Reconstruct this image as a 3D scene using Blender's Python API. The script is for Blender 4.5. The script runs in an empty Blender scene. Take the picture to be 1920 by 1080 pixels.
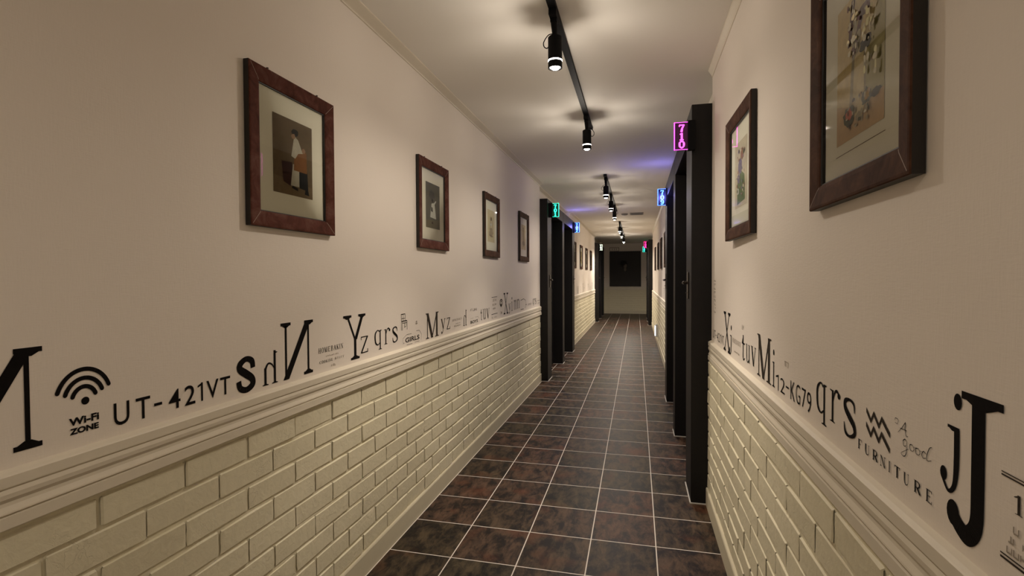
import bpy, math, random
from mathutils import Matrix, Vector, noise

random.seed(7)
C = bpy.context.scene.collection
SC = bpy.context.scene
PI = math.pi

# ------------------------------------------------------------------ camera
def set_camera():
    yaw, pit, rol, f = 0.240117, 0.0216048, -0.00505907, 954.526
    cy, sy = math.cos(yaw), math.sin(yaw)
    r = Vector((cy, sy, 0)); fw = Vector((-sy, cy, 0)); u = Vector((0, 0, 1))
    f2 = fw*math.cos(pit) - u*math.sin(pit)
    u2 = u*math.cos(pit) + fw*math.sin(pit)
    r3 = r*math.cos(rol) + u2*math.sin(rol)
    u3 = u2*math.cos(rol) - r*math.sin(rol)
    cd = bpy.data.cameras.new('camera'); cd.sensor_width = 36; cd.lens = f*36/1920
    cd.clip_start = 0.02; cd.clip_end = 100
    co = bpy.data.objects.new('camera', cd); C.objects.link(co)
    m = Matrix.Identity(4)
    for i in range(3):
        m[i][0] = r3[i]; m[i][1] = u3[i]; m[i][2] = -f2[i]
    m[0][3], m[1][3], m[2][3] = 0, 0, 1.3
    co.matrix_world = m
    SC.camera = co
set_camera()

# ------------------------------------------------------------------ world, exposure
w = bpy.data.worlds.new('world'); SC.world = w; w.use_nodes = True
w.node_tree.nodes['Background'].inputs[0].default_value = (0.01, 0.01, 0.012, 1)
w.node_tree.nodes['Background'].inputs[1].default_value = 0.2
SC.view_settings.view_transform = 'Standard'
SC.view_settings.look = 'None'
SC.view_settings.gamma = 1
SC.view_settings.use_curve_mapping = False
SC.view_settings.exposure = 0.98
LAMP_COL = (1.0, 0.885, 0.75)
BEAM_W = 21.0        # power of the downward beam of each track spot
SPILL_W = 10.5        # power of the wide soft part of the beam
RING_E = 14.0        # emission of the bright ring on each spot
RING_W = 1.4         # sideways light leaving the ring, per direction

# ------------------------------------------------------------------ dimensions
H = 2.45
XL, XR = -1.165, 0.41            # plaster faces
Y0, YE = -3.0, 18.2
ZR = 0.822                        # top of the brickwork
SB = 0.075                        # how far the door bays are set back

# ------------------------------------------------------------------ materials
MATS = {}
def newmat(name):
    m = bpy.data.materials.new(name); m.use_nodes = True
    nt = m.node_tree; b = nt.nodes['Principled BSDF']
    return m, nt, b
def N(nt, t, **kw):
    n = nt.nodes.new(t)
    for k, v in kw.items():
        if k in n.inputs: n.inputs[k].default_value = v
        else: setattr(n, k, v)
    return n
def simple(name, col, rough=0.6, metal=0.0, bump=0.0, scale=60, var=0.0, spec=0.5, dist=0.002):
    if name in MATS: return MATS[name]
    m, nt, b = newmat(name)
    b.inputs['Roughness'].default_value = rough
    b.inputs['Metallic'].default_value = metal
    b.inputs['Specular IOR Level'].default_value = spec
    tc = N(nt, 'ShaderNodeTexCoord')
    nz = N(nt, 'ShaderNodeTexNoise'); nz.inputs['Scale'].default_value = scale; nz.inputs['Detail'].default_value = 4
    nt.links.new(tc.outputs['Object'], nz.inputs['Vector'])
    mx = N(nt, 'ShaderNodeMix', data_type='RGBA')
    mx.inputs[6].default_value = (*[c*(1-var) for c in col], 1)
    mx.inputs[7].default_value = (*[min(1, c*(1+var)) for c in col], 1)
    nt.links.new(nz.outputs['Fac'], mx.inputs[0])
    nt.links.new(mx.outputs[2], b.inputs['Base Color'])
    if bump:
        bp = N(nt, 'ShaderNodeBump'); bp.inputs['Strength'].default_value = bump; bp.inputs['Distance'].default_value = dist
        nt.links.new(nz.outputs['Fac'], bp.inputs['Height']); nt.links.new(bp.outputs['Normal'], b.inputs['Normal'])
    MATS[name] = m
    return m
def emit(name, col, strength):
    if name in MATS: return MATS[name]
    m, nt, b = newmat(name)
    b.inputs['Base Color'].default_value = (*col, 1)
    b.inputs['Emission Color'].default_value = (*col, 1)
    b.inputs['Emission Strength'].default_value = strength
    MATS[name] = m
    return m

def plaster(name, col, bump=0.25):
    # wallpapered plaster: a faint woven grain
    m, nt, b = newmat(name)
    geo = N(nt, 'ShaderNodeNewGeometry')
    mp = N(nt, 'ShaderNodeMapping'); mp.inputs['Scale'].default_value = (260, 260, 40)
    nt.links.new(geo.outputs['Position'], mp.inputs['Vector'])
    nz = N(nt, 'ShaderNodeTexNoise'); nz.inputs['Scale'].default_value = 1; nz.inputs['Detail'].default_value = 3
    nt.links.new(mp.outputs['Vector'], nz.inputs['Vector'])
    mp2 = N(nt, 'ShaderNodeMapping'); mp2.inputs['Scale'].default_value = (50, 50, 320)
    nt.links.new(geo.outputs['Position'], mp2.inputs['Vector'])
    nz2 = N(nt, 'ShaderNodeTexNoise'); nz2.inputs['Scale'].default_value = 1; nz2.inputs['Detail'].default_value = 3
    nt.links.new(mp2.outputs['Vector'], nz2.inputs['Vector'])
    ad = N(nt, 'ShaderNodeMath', operation='ADD')
    nt.links.new(nz.outputs['Fac'], ad.inputs[0]); nt.links.new(nz2.outputs['Fac'], ad.inputs[1])
    bp = N(nt, 'ShaderNodeBump'); bp.inputs['Strength'].default_value = bump; bp.inputs['Distance'].default_value = 0.0012
    nt.links.new(ad.outputs[0], bp.inputs['Height']); nt.links.new(bp.outputs['Normal'], b.inputs['Normal'])
    big = N(nt, 'ShaderNodeTexNoise'); big.inputs['Scale'].default_value = 1.3; big.inputs['Detail'].default_value = 2
    nt.links.new(geo.outputs['Position'], big.inputs['Vector'])
    mx = N(nt, 'ShaderNodeMix', data_type='RGBA')
    mx.inputs[6].default_value = (*[c*0.95 for c in col], 1); mx.inputs[7].default_value = (*[c*1.04 for c in col], 1)
    nt.links.new(big.outputs['Fac'], mx.inputs[0]); nt.links.new(mx.outputs[2], b.inputs['Base Color'])
    b.inputs['Roughness'].default_value = 0.75
    b.inputs['Specular IOR Level'].default_value = 0.25
    return m
M_WALL = plaster('wall_plaster', (0.84, 0.765, 0.685))
M_CEIL = plaster('ceiling_plaster', (0.92, 0.885, 0.82), 0.12)
M_TRIM = simple('painted_trim', (0.77, 0.70, 0.575), 0.45, bump=0.05, scale=30, var=0.03)

def brick_mat():
    m, nt, b = newmat('painted_brick')
    geo = N(nt, 'ShaderNodeNewGeometry')
    nz = N(nt, 'ShaderNodeTexNoise'); nz.inputs['Scale'].default_value = 38; nz.inputs['Detail'].default_value = 6
    nz.inputs['Distortion'].default_value = 0.8
    nt.links.new(geo.outputs['Position'], nz.inputs['Vector'])
    nf = N(nt, 'ShaderNodeTexNoise'); nf.inputs['Scale'].default_value = 260; nf.inputs['Detail'].default_value = 3
    nt.links.new(geo.outputs['Position'], nf.inputs['Vector'])
    # a few crackled, chipped patches
    vo = N(nt, 'ShaderNodeTexVoronoi', feature='DISTANCE_TO_EDGE'); vo.inputs['Scale'].default_value = 30
    ds = N(nt, 'ShaderNodeVectorMath', operation='ADD'); nt.links.new(geo.outputs['Position'], ds.inputs[0])
    sc = N(nt, 'ShaderNodeVectorMath', operation='SCALE'); sc.inputs['Scale'].default_value = 0.05
    nt.links.new(nz.outputs['Color'], sc.inputs[0]); nt.links.new(sc.outputs[0], ds.inputs[1]); nt.links.new(ds.outputs[0], vo.inputs['Vector'])
    cr = N(nt, 'ShaderNodeValToRGB'); cr.color_ramp.elements[0].position = 0.0; cr.color_ramp.elements[1].position = 0.035
    nt.links.new(vo.outputs['Distance'], cr.inputs['Fac'])
    pm = N(nt, 'ShaderNodeTexNoise'); pm.inputs['Scale'].default_value = 5; nt.links.new(geo.outputs['Position'], pm.inputs['Vector'])
    pr = N(nt, 'ShaderNodeValToRGB'); pr.color_ramp.elements[0].position = 0.58; pr.color_ramp.elements[1].position = 0.66
    nt.links.new(pm.outputs['Fac'], pr.inputs['Fac'])
    inv = N(nt, 'ShaderNodeMath', operation='SUBTRACT'); inv.inputs[0].default_value = 1; nt.links.new(cr.outputs['Color'], inv.inputs[1])
    ck = N(nt, 'ShaderNodeMath', operation='MULTIPLY'); nt.links.new(inv.outputs[0], ck.inputs[0]); nt.links.new(pr.outputs['Color'], ck.inputs[1])
    h = N(nt, 'ShaderNodeMath', operation='MULTIPLY_ADD'); h.inputs[1].default_value = 0.12
    nt.links.new(nf.outputs['Fac'], h.inputs[0]); nt.links.new(nz.outputs['Fac'], h.inputs[2])
    h2 = N(nt, 'ShaderNodeMath', operation='MULTIPLY_ADD'); h2.inputs[1].default_value = -0.8
    nt.links.new(ck.outputs[0], h2.inputs[0]); nt.links.new(h.outputs[0], h2.inputs[2])
    bp = N(nt, 'ShaderNodeBump'); bp.inputs['Strength'].default_value = 0.5; bp.inputs['Distance'].default_value = 0.004
    nt.links.new(h2.outputs[0], bp.inputs['Height']); nt.links.new(bp.outputs['Normal'], b.inputs['Normal'])
    mx = N(nt, 'ShaderNodeMix', data_type='RGBA')
    mx.inputs[6].default_value = (0.70, 0.645, 0.475, 1); mx.inputs[7].default_value = (0.82, 0.755, 0.565, 1)
    nt.links.new(nz.outputs['Fac'], mx.inputs[0])
    nt.links.new(mx.outputs[2], b.inputs['Base Color'])
    b.inputs['Roughness'].default_value = 0.55; b.inputs['Specular IOR Level'].default_value = 0.35
    return m
M_BRICK = brick_mat()
M_SKIRT = simple('painted_skirting', (0.66, 0.60, 0.455), 0.5, bump=0.05, scale=30, var=0.03)

def floor_mat():
    m, nt, b = newmat('floor_tiles')
    L = nt.links.new
    geo = N(nt, 'ShaderNodeNewGeometry')
    sp = N(nt, 'ShaderNodeSeparateXYZ'); L(geo.outputs['Position'], sp.inputs[0])
    def axis(out, off, pitch, g):
        a = N(nt, 'ShaderNodeMath', operation='SUBTRACT'); L(out, a.inputs[0]); a.inputs[1].default_value = off
        d = N(nt, 'ShaderNodeMath', operation='DIVIDE'); L(a.outputs[0], d.inputs[0]); d.inputs[1].default_value = pitch
        fl = N(nt, 'ShaderNodeMath', operation='FLOOR'); L(d.outputs[0], fl.inputs[0])
        fr = N(nt, 'ShaderNodeMath', operation='FRACT'); L(d.outputs[0], fr.inputs[0])
        s = N(nt, 'ShaderNodeMath', operation='SUBTRACT'); L(fr.outputs[0], s.inputs[0]); s.inputs[1].default_value = 0.5
        ab = N(nt, 'ShaderNodeMath', operation='ABSOLUTE'); L(s.outputs[0], ab.inputs[0])
        # distance to the joint in metres
        e = N(nt, 'ShaderNodeMath', operation='MULTIPLY_ADD'); L(ab.outputs[0], e.inputs[0]); e.inputs[1].default_value = -pitch; e.inputs[2].default_value = pitch/2
        return fl.outputs[0], e.outputs[0]
    fx, ex = axis(sp.outputs['X'], 0.0905, 0.3095, 0)
    fy, ey = axis(sp.outputs['Y'], 2.2, 0.3135, 0)
    mn = N(nt, 'ShaderNodeMath', operation='MINIMUM'); L(ex, mn.inputs[0]); L(ey, mn.inputs[1])
    gr = N(nt, 'ShaderNodeMapRange'); gr.inputs['From Min'].default_value = 0.0020; gr.inputs['From Max'].default_value = 0.0031
    gr.inputs['To Min'].default_value = 1; gr.inputs['To Max'].default_value = 0
    L(mn.outputs[0], gr.inputs['Value'])
    cb = N(nt, 'ShaderNodeCombineXYZ'); L(fx, cb.inputs[0]); L(fy, cb.inputs[1])
    wn = N(nt, 'ShaderNodeTexWhiteNoise', noise_dimensions='3D'); L(cb.outputs[0], wn.inputs['Vector'])
    off = N(nt, 'ShaderNodeVectorMath', operation='SCALE'); off.inputs['Scale'].default_value = 30; L(wn.outputs['Color'], off.inputs[0])
    ad = N(nt, 'ShaderNodeVectorMath', operation='ADD'); L(geo.outputs['Position'], ad.inputs[0]); L(off.outputs[0], ad.inputs[1])
    n1 = N(nt, 'ShaderNodeTexNoise'); n1.inputs['Scale'].default_value = 11; n1.inputs['Detail'].default_value = 10; n1.inputs['Roughness'].default_value = 0.72; n1.inputs['Distortion'].default_value = 0.4
    mp = N(nt, 'ShaderNodeMapping'); mp.inputs['Scale'].default_value = (1.7, 0.75, 1); L(ad.outputs[0], mp.inputs['Vector']); L(mp.outputs[0], n1.inputs['Vector'])
    r1 = N(nt, 'ShaderNodeValToRGB')
    e = r1.color_ramp.elements; e[0].position = 0.42; e[0].color = (0.006, 0.0035, 0.003, 1); e[1].position = 0.62; e[1].color = (0.085, 0.060, 0.038, 1)
    L(n1.outputs['Fac'], r1.inputs['Fac'])
    n2 = N(nt, 'ShaderNodeTexNoise'); n2.inputs['Scale'].default_value = 5; n2.inputs['Detail'].default_value = 5
    off2 = N(nt, 'ShaderNodeVectorMath', operation='ADD'); off2.inputs[1].default_value = (9, 4, 2); L(ad.outputs[0], off2.inputs[0]); L(off2.outputs[0], n2.inputs['Vector'])
    r2 = N(nt, 'ShaderNodeValToRGB'); r2.color_ramp.elements[0].position = 0.55; r2.color_ramp.elements[1].position = 0.72; L(n2.outputs['Fac'], r2.inputs['Fac'])
    rf = N(nt, 'ShaderNodeMath', operation='MULTIPLY'); rf.inputs[1].default_value = 0.55; L(r2.outputs['Color'], rf.inputs[0])
    m1 = N(nt, 'ShaderNodeMix', data_type='RGBA'); L(rf.outputs[0], m1.inputs[0]); L(r1.outputs['Color'], m1.inputs[6]); m1.inputs[7].default_value = (0.105, 0.036, 0.014, 1)
    # per tile tone: some redder, some greener
    sw = N(nt, 'ShaderNodeSeparateColor'); L(wn.outputs['Color'], sw.inputs[0])
    tr = N(nt, 'ShaderNodeMix', data_type='RGBA'); L(sw.outputs[0], tr.inputs[0]); tr.inputs[6].default_value = (0.85, 0.92, 0.80, 1); tr.inputs[7].default_value = (1.30, 0.98, 1.02, 1)
    mu = N(nt, 'ShaderNodeMix', data_type='RGBA', blend_type='MULTIPLY'); mu.inputs[0].default_value = 1; L(m1.outputs[2], mu.inputs[6]); L(tr.outputs[2], mu.inputs[7])
    fin = N(nt, 'ShaderNodeMix', data_type='RGBA'); L(gr.outputs[0], fin.inputs[0]); L(mu.outputs[2], fin.inputs[6]); fin.inputs[7].default_value = (0.72, 0.66, 0.61, 1)
    L(fin.outputs[2], b.inputs['Base Color'])
    rr = N(nt, 'ShaderNodeMapRange'); rr.inputs['To Min'].default_value = 0.36; rr.inputs['To Max'].default_value = 0.58; L(n1.outputs['Fac'], rr.inputs['Value'])
    rg = N(nt, 'ShaderNodeMath', operation='MAXIMUM'); L(rr.outputs[0], rg.inputs[0]); L(gr.outputs[0], rg.inputs[1])
    L(rg.outputs[0], b.inputs['Roughness'])
    hh = N(nt, 'ShaderNodeMath', operation='MULTIPLY_ADD'); hh.inputs[1].default_value = -1.0; L(gr.outputs[0], hh.inputs[0]); 
    n3 = N(nt, 'ShaderNodeTexNoise'); n3.inputs['Scale'].default_value = 14; L(geo.outputs['Position'], n3.inputs['Vector'])
    L(n3.outputs['Fac'], hh.inputs[2])
    bp = N(nt, 'ShaderNodeBump'); bp.inputs['Strength'].default_value = 0.35; bp.inputs['Distance'].default_value = 0.0012
    L(hh.outputs[0], bp.inputs['Height']); L(bp.outputs['Normal'], b.inputs['Normal'])
    b.inputs['Specular IOR Level'].default_value = 0.24
    return m
M_FLOOR = floor_mat()

M_BLACKWOOD = simple('black_stained_wood', (0.0065, 0.0055, 0.0058), 0.5, bump=0.08, scale=40, var=0.25, spec=0.30)
M_LEAF = simple('black_door_paint', (0.006, 0.0055, 0.006), 0.5, bump=0.05, scale=30, var=0.2, spec=0.25)
M_BLACKMETAL = simple('black_metal', (0.008, 0.008, 0.009), 0.6, spec=.08, metal=0.0, bump=0.03, scale=200, var=0.1)
M_CHROME = simple('dark_chrome', (0.10, 0.085, 0.075), 0.3, metal=1.0)
M_SEAL = simple('white_sealant', (0.55, 0.52, 0.48), 0.7)
M_INK = simple('black_stencil_paint', (0.008, 0.0065, 0.006), 0.8, var=0.4, scale=90, spec=0.08)
M_GREYINK = simple('worn_stencil_paint', (0.045, 0.036, 0.028), 0.8, var=0.5, scale=160, spec=0.08)
M_FAINT = simple('faded_stencil_paint', (0.34, 0.29, 0.235), 0.8, var=0.25, scale=160)
M_MAT = simple('mat_board', (0.93, 0.90, 0.78), 0.85, var=0.02, scale=300)
M_VENT = simple('grey_vent_metal', (0.24, 0.23, 0.20), 0.5)
M_WHITEPL = simple('white_plastic', (0.65, 0.64, 0.62), 0.35)
M_LIP = simple('dark_frame_lip', (0.012, 0.009, 0.007), 0.5)
M_BOARD = simple('dark_brown_board', (0.014, 0.010, 0.008), 0.6, bump=0.1, scale=20, var=0.2)

def frame_wood(name, c1, c2, c3):
    m, nt, b = newmat(name)
    tc = N(nt, 'ShaderNodeTexCoord')
    mp = N(nt, 'ShaderNodeMapping'); mp.inputs['Scale'].default_value = (1, 1, 1); nt.links.new(tc.outputs['Object'], mp.inputs['Vector'])
    nz = N(nt, 'ShaderNodeTexNoise'); nz.inputs['Scale'].default_value = 16; nz.inputs['Detail'].default_value = 9; nz.inputs['Roughness'].default_value = 0.7; nz.inputs['Distortion'].default_value = 0.6
    nt.links.new(mp.outputs['Vector'], nz.inputs['Vector'])
    r = N(nt, 'ShaderNodeValToRGB'); e = r.color_ramp.elements
    e[0].position = 0.35; e[0].color = (*c1, 1); e[1].position = 0.7; e[1].color = (*c3, 1)
    k = e.new(0.52); k.color = (*c2, 1)
    nt.links.new(nz.outputs['Fac'], r.inputs['Fac']); nt.links.new(r.outputs['Color'], b.inputs['Base Color'])
    bp = N(nt, 'ShaderNodeBump'); bp.inputs['Strength'].default_value = 0.2; bp.inputs['Distance'].default_value = 0.001
    nt.links.new(nz.outputs['Fac'], bp.inputs['Height']); nt.links.new(bp.outputs['Normal'], b.inputs['Normal'])
    b.inputs['Roughness'].default_value = 0.7; b.inputs['Specular IOR Level'].default_value = 0.05
    return m
M_FR_RED = frame_wood('reddish_frame_wood', (0.062, 0.022, 0.015), (0.105, 0.037, 0.026), (0.155, 0.075, 0.058))
M_FR_BR = frame_wood('brown_frame_wood', (0.045, 0.021, 0.013), (0.080, 0.038, 0.023), (0.12, 0.058, 0.034))

def glass_mat():
    m = bpy.data.materials.new('picture_glass'); m.use_nodes = True
    nt = m.node_tree; nt.nodes.clear()
    o = N(nt, 'ShaderNodeOutputMaterial'); mx = N(nt, 'ShaderNodeMixShader')
    fr = N(nt, 'ShaderNodeFresnel'); fr.inputs['IOR'].default_value = 1.38
    t = N(nt, 'ShaderNodeBsdfTransparent'); t.inputs[0].default_value = (0.96, 0.97, 0.95, 1)
    g = N(nt, 'ShaderNodeBsdfGlossy'); g.inputs['Roughness'].default_value = 0.02
    nt.links.new(fr.outputs[0], mx.inputs[0]); nt.links.new(t.outputs[0], mx.inputs[1]); nt.links.new(g.outputs[0], mx.inputs[2])
    nt.links.new(mx.outputs[0], o.inputs['Surface'])
    return m
M_GLASS = glass_mat()

# ------------------------------------------------------------------ mesh helpers
class MB:
    def __init__(s): s.v = []; s.f = []; s.mi = []; s.mats = []
    def mat(s, m):
        if m not in s.mats: s.mats.append(m)
        return s.mats.index(m)
    def add(s, vs, fs, m=0):
        o = len(s.v); s.v += [tuple(v) for v in vs]
        for f in fs: s.f.append([i+o for i in f]); s.mi.append(m)
    def box(s, x0, x1, y0, y1, z0, z1, m=0):
        if x0 > x1: x0, x1 = x1, x0
        if y0 > y1: y0, y1 = y1, y0
        s.add([(x0,y0,z0),(x1,y0,z0),(x1,y1,z0),(x0,y1,z0),(x0,y0,z1),(x1,y0,z1),(x1,y1,z1),(x0,y1,z1)],
              [(0,3,2,1),(4,5,6,7),(0,1,5,4),(1,2,6,5),(2,3,7,6),(3,0,4,7)], m)
    def tube(s, pts, rs, n=12, m=0, cap=True):
        if not hasattr(rs, '__len__'): rs = [rs]*len(pts)
        pts = [Vector(p) for p in pts]; o = len(s.v)
        for i, p in enumerate(pts):
            d = (pts[min(i+1, len(pts)-1)] - pts[max(i-1, 0)]).normalized()
            a = Vector((1,0,0)) if abs(d.x) < 0.8 else Vector((0,1,0))
            if i == 0: u = d.cross(a).normalized()
            else: u = (pu - d*pu.dot(d)).normalized()
            pu = u; v = d.cross(u)
            for k in range(n):
                t = 2*PI*k/n; s.v.append(tuple(p + (u*math.cos(t) + v*math.sin(t))*rs[i]))
        for i in range(len(pts)-1):
            for k in range(n):
                a_, b_ = o+i*n+k, o+i*n+(k+1) % n
                s.f.append([a_, b_, b_+n, a_+n]); s.mi.append(m)
        if cap:
            s.f.append([o+k for k in range(n)][::-1]); s.mi.append(m)
            s.f.append([o+(len(pts)-1)*n+k for k in range(n)]); s.mi.append(m)
    def lathe(s, prof, c=(0,0,0), n=28, m=0, cap=True):
        o = len(s.v)
        for r, z in prof:
            for k in range(n):
                t = 2*PI*k/n; s.v.append((c[0]+r*math.cos(t), c[1]+r*math.sin(t), c[2]+z))
        for i in range(len(prof)-1):
            for k in range(n):
                a_, b_ = o+i*n+k, o+i*n+(k+1) % n
                s.f.append([a_, b_, b_+n, a_+n]); s.mi.append(m)
        if cap:
            s.f.append([o+k for k in range(n)][::-1]); s.mi.append(m)
            s.f.append([o+(len(prof)-1)*n+k for k in range(n)]); s.mi.append(m)
    def extrude_y(s, prof, y0, y1, m=0):
        n = len(prof); o = len(s.v)
        for y in (y0, y1): s.v += [(x, y, z) for x, z in prof]
        for i in range(n):
            j = (i+1) % n; s.f.append([o+i, o+j, o+n+j, o+n+i]); s.mi.append(m)
        s.f.append([o+i for i in range(n)]); s.mi.append(m); s.f.append([o+n+i for i in range(n)][::-1]); s.mi.append(m)
    def build(s, name, mat=None, parent=None, bevel=0, smooth=False, loc=None):
        me = bpy.data.meshes.new(name)
        if loc:
            s.v = [(a-loc[0], b-loc[1], c-loc[2]) for a, b, c in s.v]
        me.from_pydata(s.v, [], s.f)
        if s.mats:
            for m in s.mats: me.materials.append(m)
            me.polygons.foreach_set('material_index', s.mi)
        elif mat: me.materials.append(mat)
        me.update()
        o = bpy.data.objects.new(name, me); C.objects.link(o)
        if loc: o.location = loc
        if parent: o.parent = parent
        if smooth:
            for p in me.polygons: p.use_smooth = True
            try: me.set_sharp_from_angle(angle=math.radians(35))
            except Exception: pass
        if bevel:
            b = o.modifiers.new('bevel', 'BEVEL'); b.width = bevel; b.segments = 2; b.limit_method = 'ANGLE'
        return o
def tag(o, label=None, cat=None, group=None, kind=None):
    if label: o['label'] = label
    if cat: o['category'] = cat
    if group: o['group'] = group
    if kind: o['kind'] = kind
    return o
def empty(name, loc):
    o = bpy.data.objects.new(name, None); C.objects.link(o); o.location = loc; o.empty_display_size = 0.05
    return o
def recalc(o):
    import bmesh
    bm = bmesh.new(); bm.from_mesh(o.data); bmesh.ops.recalc_face_normals(bm, faces=bm.faces); bm.to_mesh(o.data); bm.free()
    return o

# ------------------------------------------------------------------ the shell
SEG_L = [(Y0, 6.215, 0), (6.215, 9.03, 1), (9.03, 14.70, 0), (14.70, 17.40, 1), (17.40, YE, 0)]
SEG_R = [(Y0, 3.045, 0), (3.045, 5.76, 1), (5.76, 13.88, 0), (13.88, 16.58, 1), (16.58, YE, 0)]

m = MB(); m.box(XL-0.3, XR+0.3, Y0-0.1, YE+0.1, -0.08, 0)
tag(m.build('floor', M_FLOOR), 'dark brown mottled tile floor with pale grout lines', 'floor', kind='structure')
m = MB(); m.box(XL-0.3, XR+0.3, Y0-0.1, YE+0.1, H, H+0.08)
tag(m.build('ceiling', M_CEIL), 'flat cream ceiling of the corridor', 'ceiling', kind='structure')

def side_wall(name, X, s, segs, label):
    m = MB()
    for a, b, back in segs:
        x = X + s*(SB if back else 0)
        m.box(x, X + s*0.22, a, b, 0, H)
    return tag(m.build(name, M_WALL), label, 'wall', kind='structure')
WL = side_wall('wall_left', XL, -1, SEG_L, 'beige papered wall on the left')
WR = side_wall('wall_right', XR, 1, SEG_R, 'beige papered wall on the right')
m = MB(); m.box(XL-0.22, XR+0.22, YE, YE+0.1, 0, H); WE = tag(m.build('wall_end', M_WALL), 'beige wall closing the far end', 'wall', kind='structure')
m = MB(); m.box(XL-0.22, XR+0.22, Y0-0.1, Y0, 0, H); WB = tag(m.build('wall_back', M_WALL), 'beige wall behind the viewer', 'wall', kind='structure')

# brickwork: every brick is a slightly irregular raised block in one mesh
ROWS = 9; RH = (ZR-0.10)/ROWS; BLEN = 0.222
def brickwork(segs, place, phase, lod_from):
    m = MB(); rnd = random.Random(3)
    D = 0.0064
    for a, b in segs:
        m.add([place(a, 0.095, 0.002), place(b, 0.095, 0.002), place(b, ZR+0.01, 0.002), place(a, ZR+0.01, 0.002)], [(0,1,2,3)])
        for r in range(ROWS):
            z0 = 0.10 + r*RH; z1 = z0 + RH
            off = phase + (0.5*BLEN if r % 2 else 0)
            k0 = math.floor((a-off)/BLEN)
            for k in range(k0, int((b-off)/BLEN)+1):
                g = 0.0030
                ya = off+k*BLEN+g+rnd.uniform(-.002,.003); yb = off+(k+1)*BLEN-g+rnd.uniform(-.003,.002)
                ya = max(ya, a-rnd.uniform(0,.006)); yb = min(yb, b+rnd.uniform(0,.006))
                if yb-ya < 0.02: continue
                za = z0+.0052+rnd.uniform(-.0015,.002); zb = z1-.0045+rnd.uniform(-.002,.0015)
                tilt = rnd.uniform(-.0016,.0016); tz = rnd.uniform(-.0012,.0012); dd = D+rnd.uniform(-.0015,.0015)
                far = a > lod_from or ya > lod_from
                us = [0, .015, .06, .3, .5, .7, .94, .985, 1] if not far else [0, .04, .96, 1]
                vs_ = [0, .045, .3, .7, .955, 1] if not far else [0, .1, .9, 1]
                V = []
                for j, v in enumerate(vs_):
                    for i, u in enumerate(us):
                        eu = i in (0, len(us)-1); ev = j in (0, len(vs_)-1)
                        y = ya+(yb-ya)*u; z = za+(zb-za)*v
                        q = Vector((y*23, z*31, r*1.7+k*0.37))
                        if not far:
                            nn = noise.noise(q)
                            if ev: z += 0.0045*noise.noise(Vector((y*38, r*5.3+j, 2)))
                            if eu: y += 0.0035*noise.noise(Vector((z*60, k*3.1+i, 5)))
                            if eu and ev:
                                y += 0.005*(1 if i == 0 else -1); z += 0.0035*(1 if j == 0 else -1)
                        else: nn = 0
                        if ev: d = 0.0012
                        elif eu: d = 0.0051
                        else: d = dd + tilt*(u-.5)*2 + tz*(v-.5)*2 + nn*0.0011
                        V.append(place(y, z, d))
                nu = len(us)
                F = [(j*nu+i, j*nu+i+1, (j+1)*nu+i+1, (j+1)*nu+i) for j in range(len(vs_)-1) for i in range(nu-1)]
                m.add(V, F)
    return m
def brick_obj(name, m, parent, label):
    o = m.build('brick_facing', M_BRICK, parent); recalc(o); o['label'] = label
    for p in o.data.polygons: p.use_smooth = True
    try: o.data.set_sharp_from_angle(angle=math.radians(24))
    except Exception: pass
    return o
brick_obj('l', brickwork([(a, b) for a, b, k in SEG_L if not k], lambda y, z, d: (XL+d, y, z), 0.869-0.0, 10), WL, 'cream painted brick facing')
brick_obj('r', brickwork([(a, b) for a, b, k in SEG_R if not k], lambda y, z, d: (XR-0.012-d, y, z), 0.05, 7), WR, 'cream painted brick facing')
brick_obj('e', brickwork([(XL, XR)], lambda x, z, d: (x, YE-d, z), 0.0, -9), WE, 'cream painted brick facing')

# chair rail, cornice, baseboard (profiles as offset from wall, height)
RAIL = [(0,.9385),(.010,.9345),(.016,.931),(.018,.929),(.018,.909),(.0135,.9078),(.0135,.9055),(.0155,.9045),(.0178,.896),(.0168,.887),
        (.0118,.879),(.0122,.872),(.0162,.862),(.0168,.8585),(.0105,.8572),(.0105,.8545),(.0190,.8535),(.0190,.831),(.0175,.829),(.008,.828),(0,.828)]
def runs(prof, X, s, segs, name, mat, n, label, setback=False):
    m = MB()
    for a, b, back in segs:
        if back and not setback: continue
        x = X - s*(SB if back else 0)
        m.extrude_y([(x+s*o, z) for o, z in prof], a, b)
    o = recalc(m.build(name, mat)); tag(o, label, 'trim', kind='structure'); return o
runs(RAIL, XL, 1, SEG_L, 'trim_1', M_TRIM, 1, 'moulded cream chair rail on the left wall')
runs(RAIL, XR, -1, SEG_R, 'trim_2', M_TRIM, 2, 'moulded cream chair rail on the right wall')
COR = [(0,2.405),(.006,2.405),(.008,2.412),(.012,2.416),(.030,2.428),(.046,2.438),(.050,2.441),(.050,H),(0,H)]
runs([(o*1.0, H-(H-z)*.65) for o, z in COR], XL, 1, SEG_L, 'trim_3', M_TRIM, 3, 'thin cream cornice along the left wall top', True)
runs([(o*0.42, z) for o, z in COR], XR, -1, SEG_R, 'trim_4', M_TRIM, 4, 'thin cream cornice along the right wall top', True)
BB = [(0,0),(.016,0),(.016,.094),(.013,.1),(0,.1)]
runs(BB, XL, 1, SEG_L, 'baseboard_left', M_SKIRT, 5, 'plain cream skirting under the left brickwork')
runs([(o+.012 if o else 0, z) for o, z in BB], XR, -1, SEG_R, 'baseboard_right', M_SKIRT, 6, 'plain cream skirting under the right brickwork')
m = MB()   # the end wall's rail
n = len(RAIL); o_ = len(m.v)
for x in (XL, XR): m.v += [(x, YE-o, z) for o, z in RAIL]
for i in range(n): m.f.append([i, (i+1) % n, n+(i+1) % n, n+i]); m.mi.append(0)
tag(recalc(m.build('trim_5', M_TRIM)), 'moulded cream chair rail on the end wall', 'trim', kind='structure')
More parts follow.
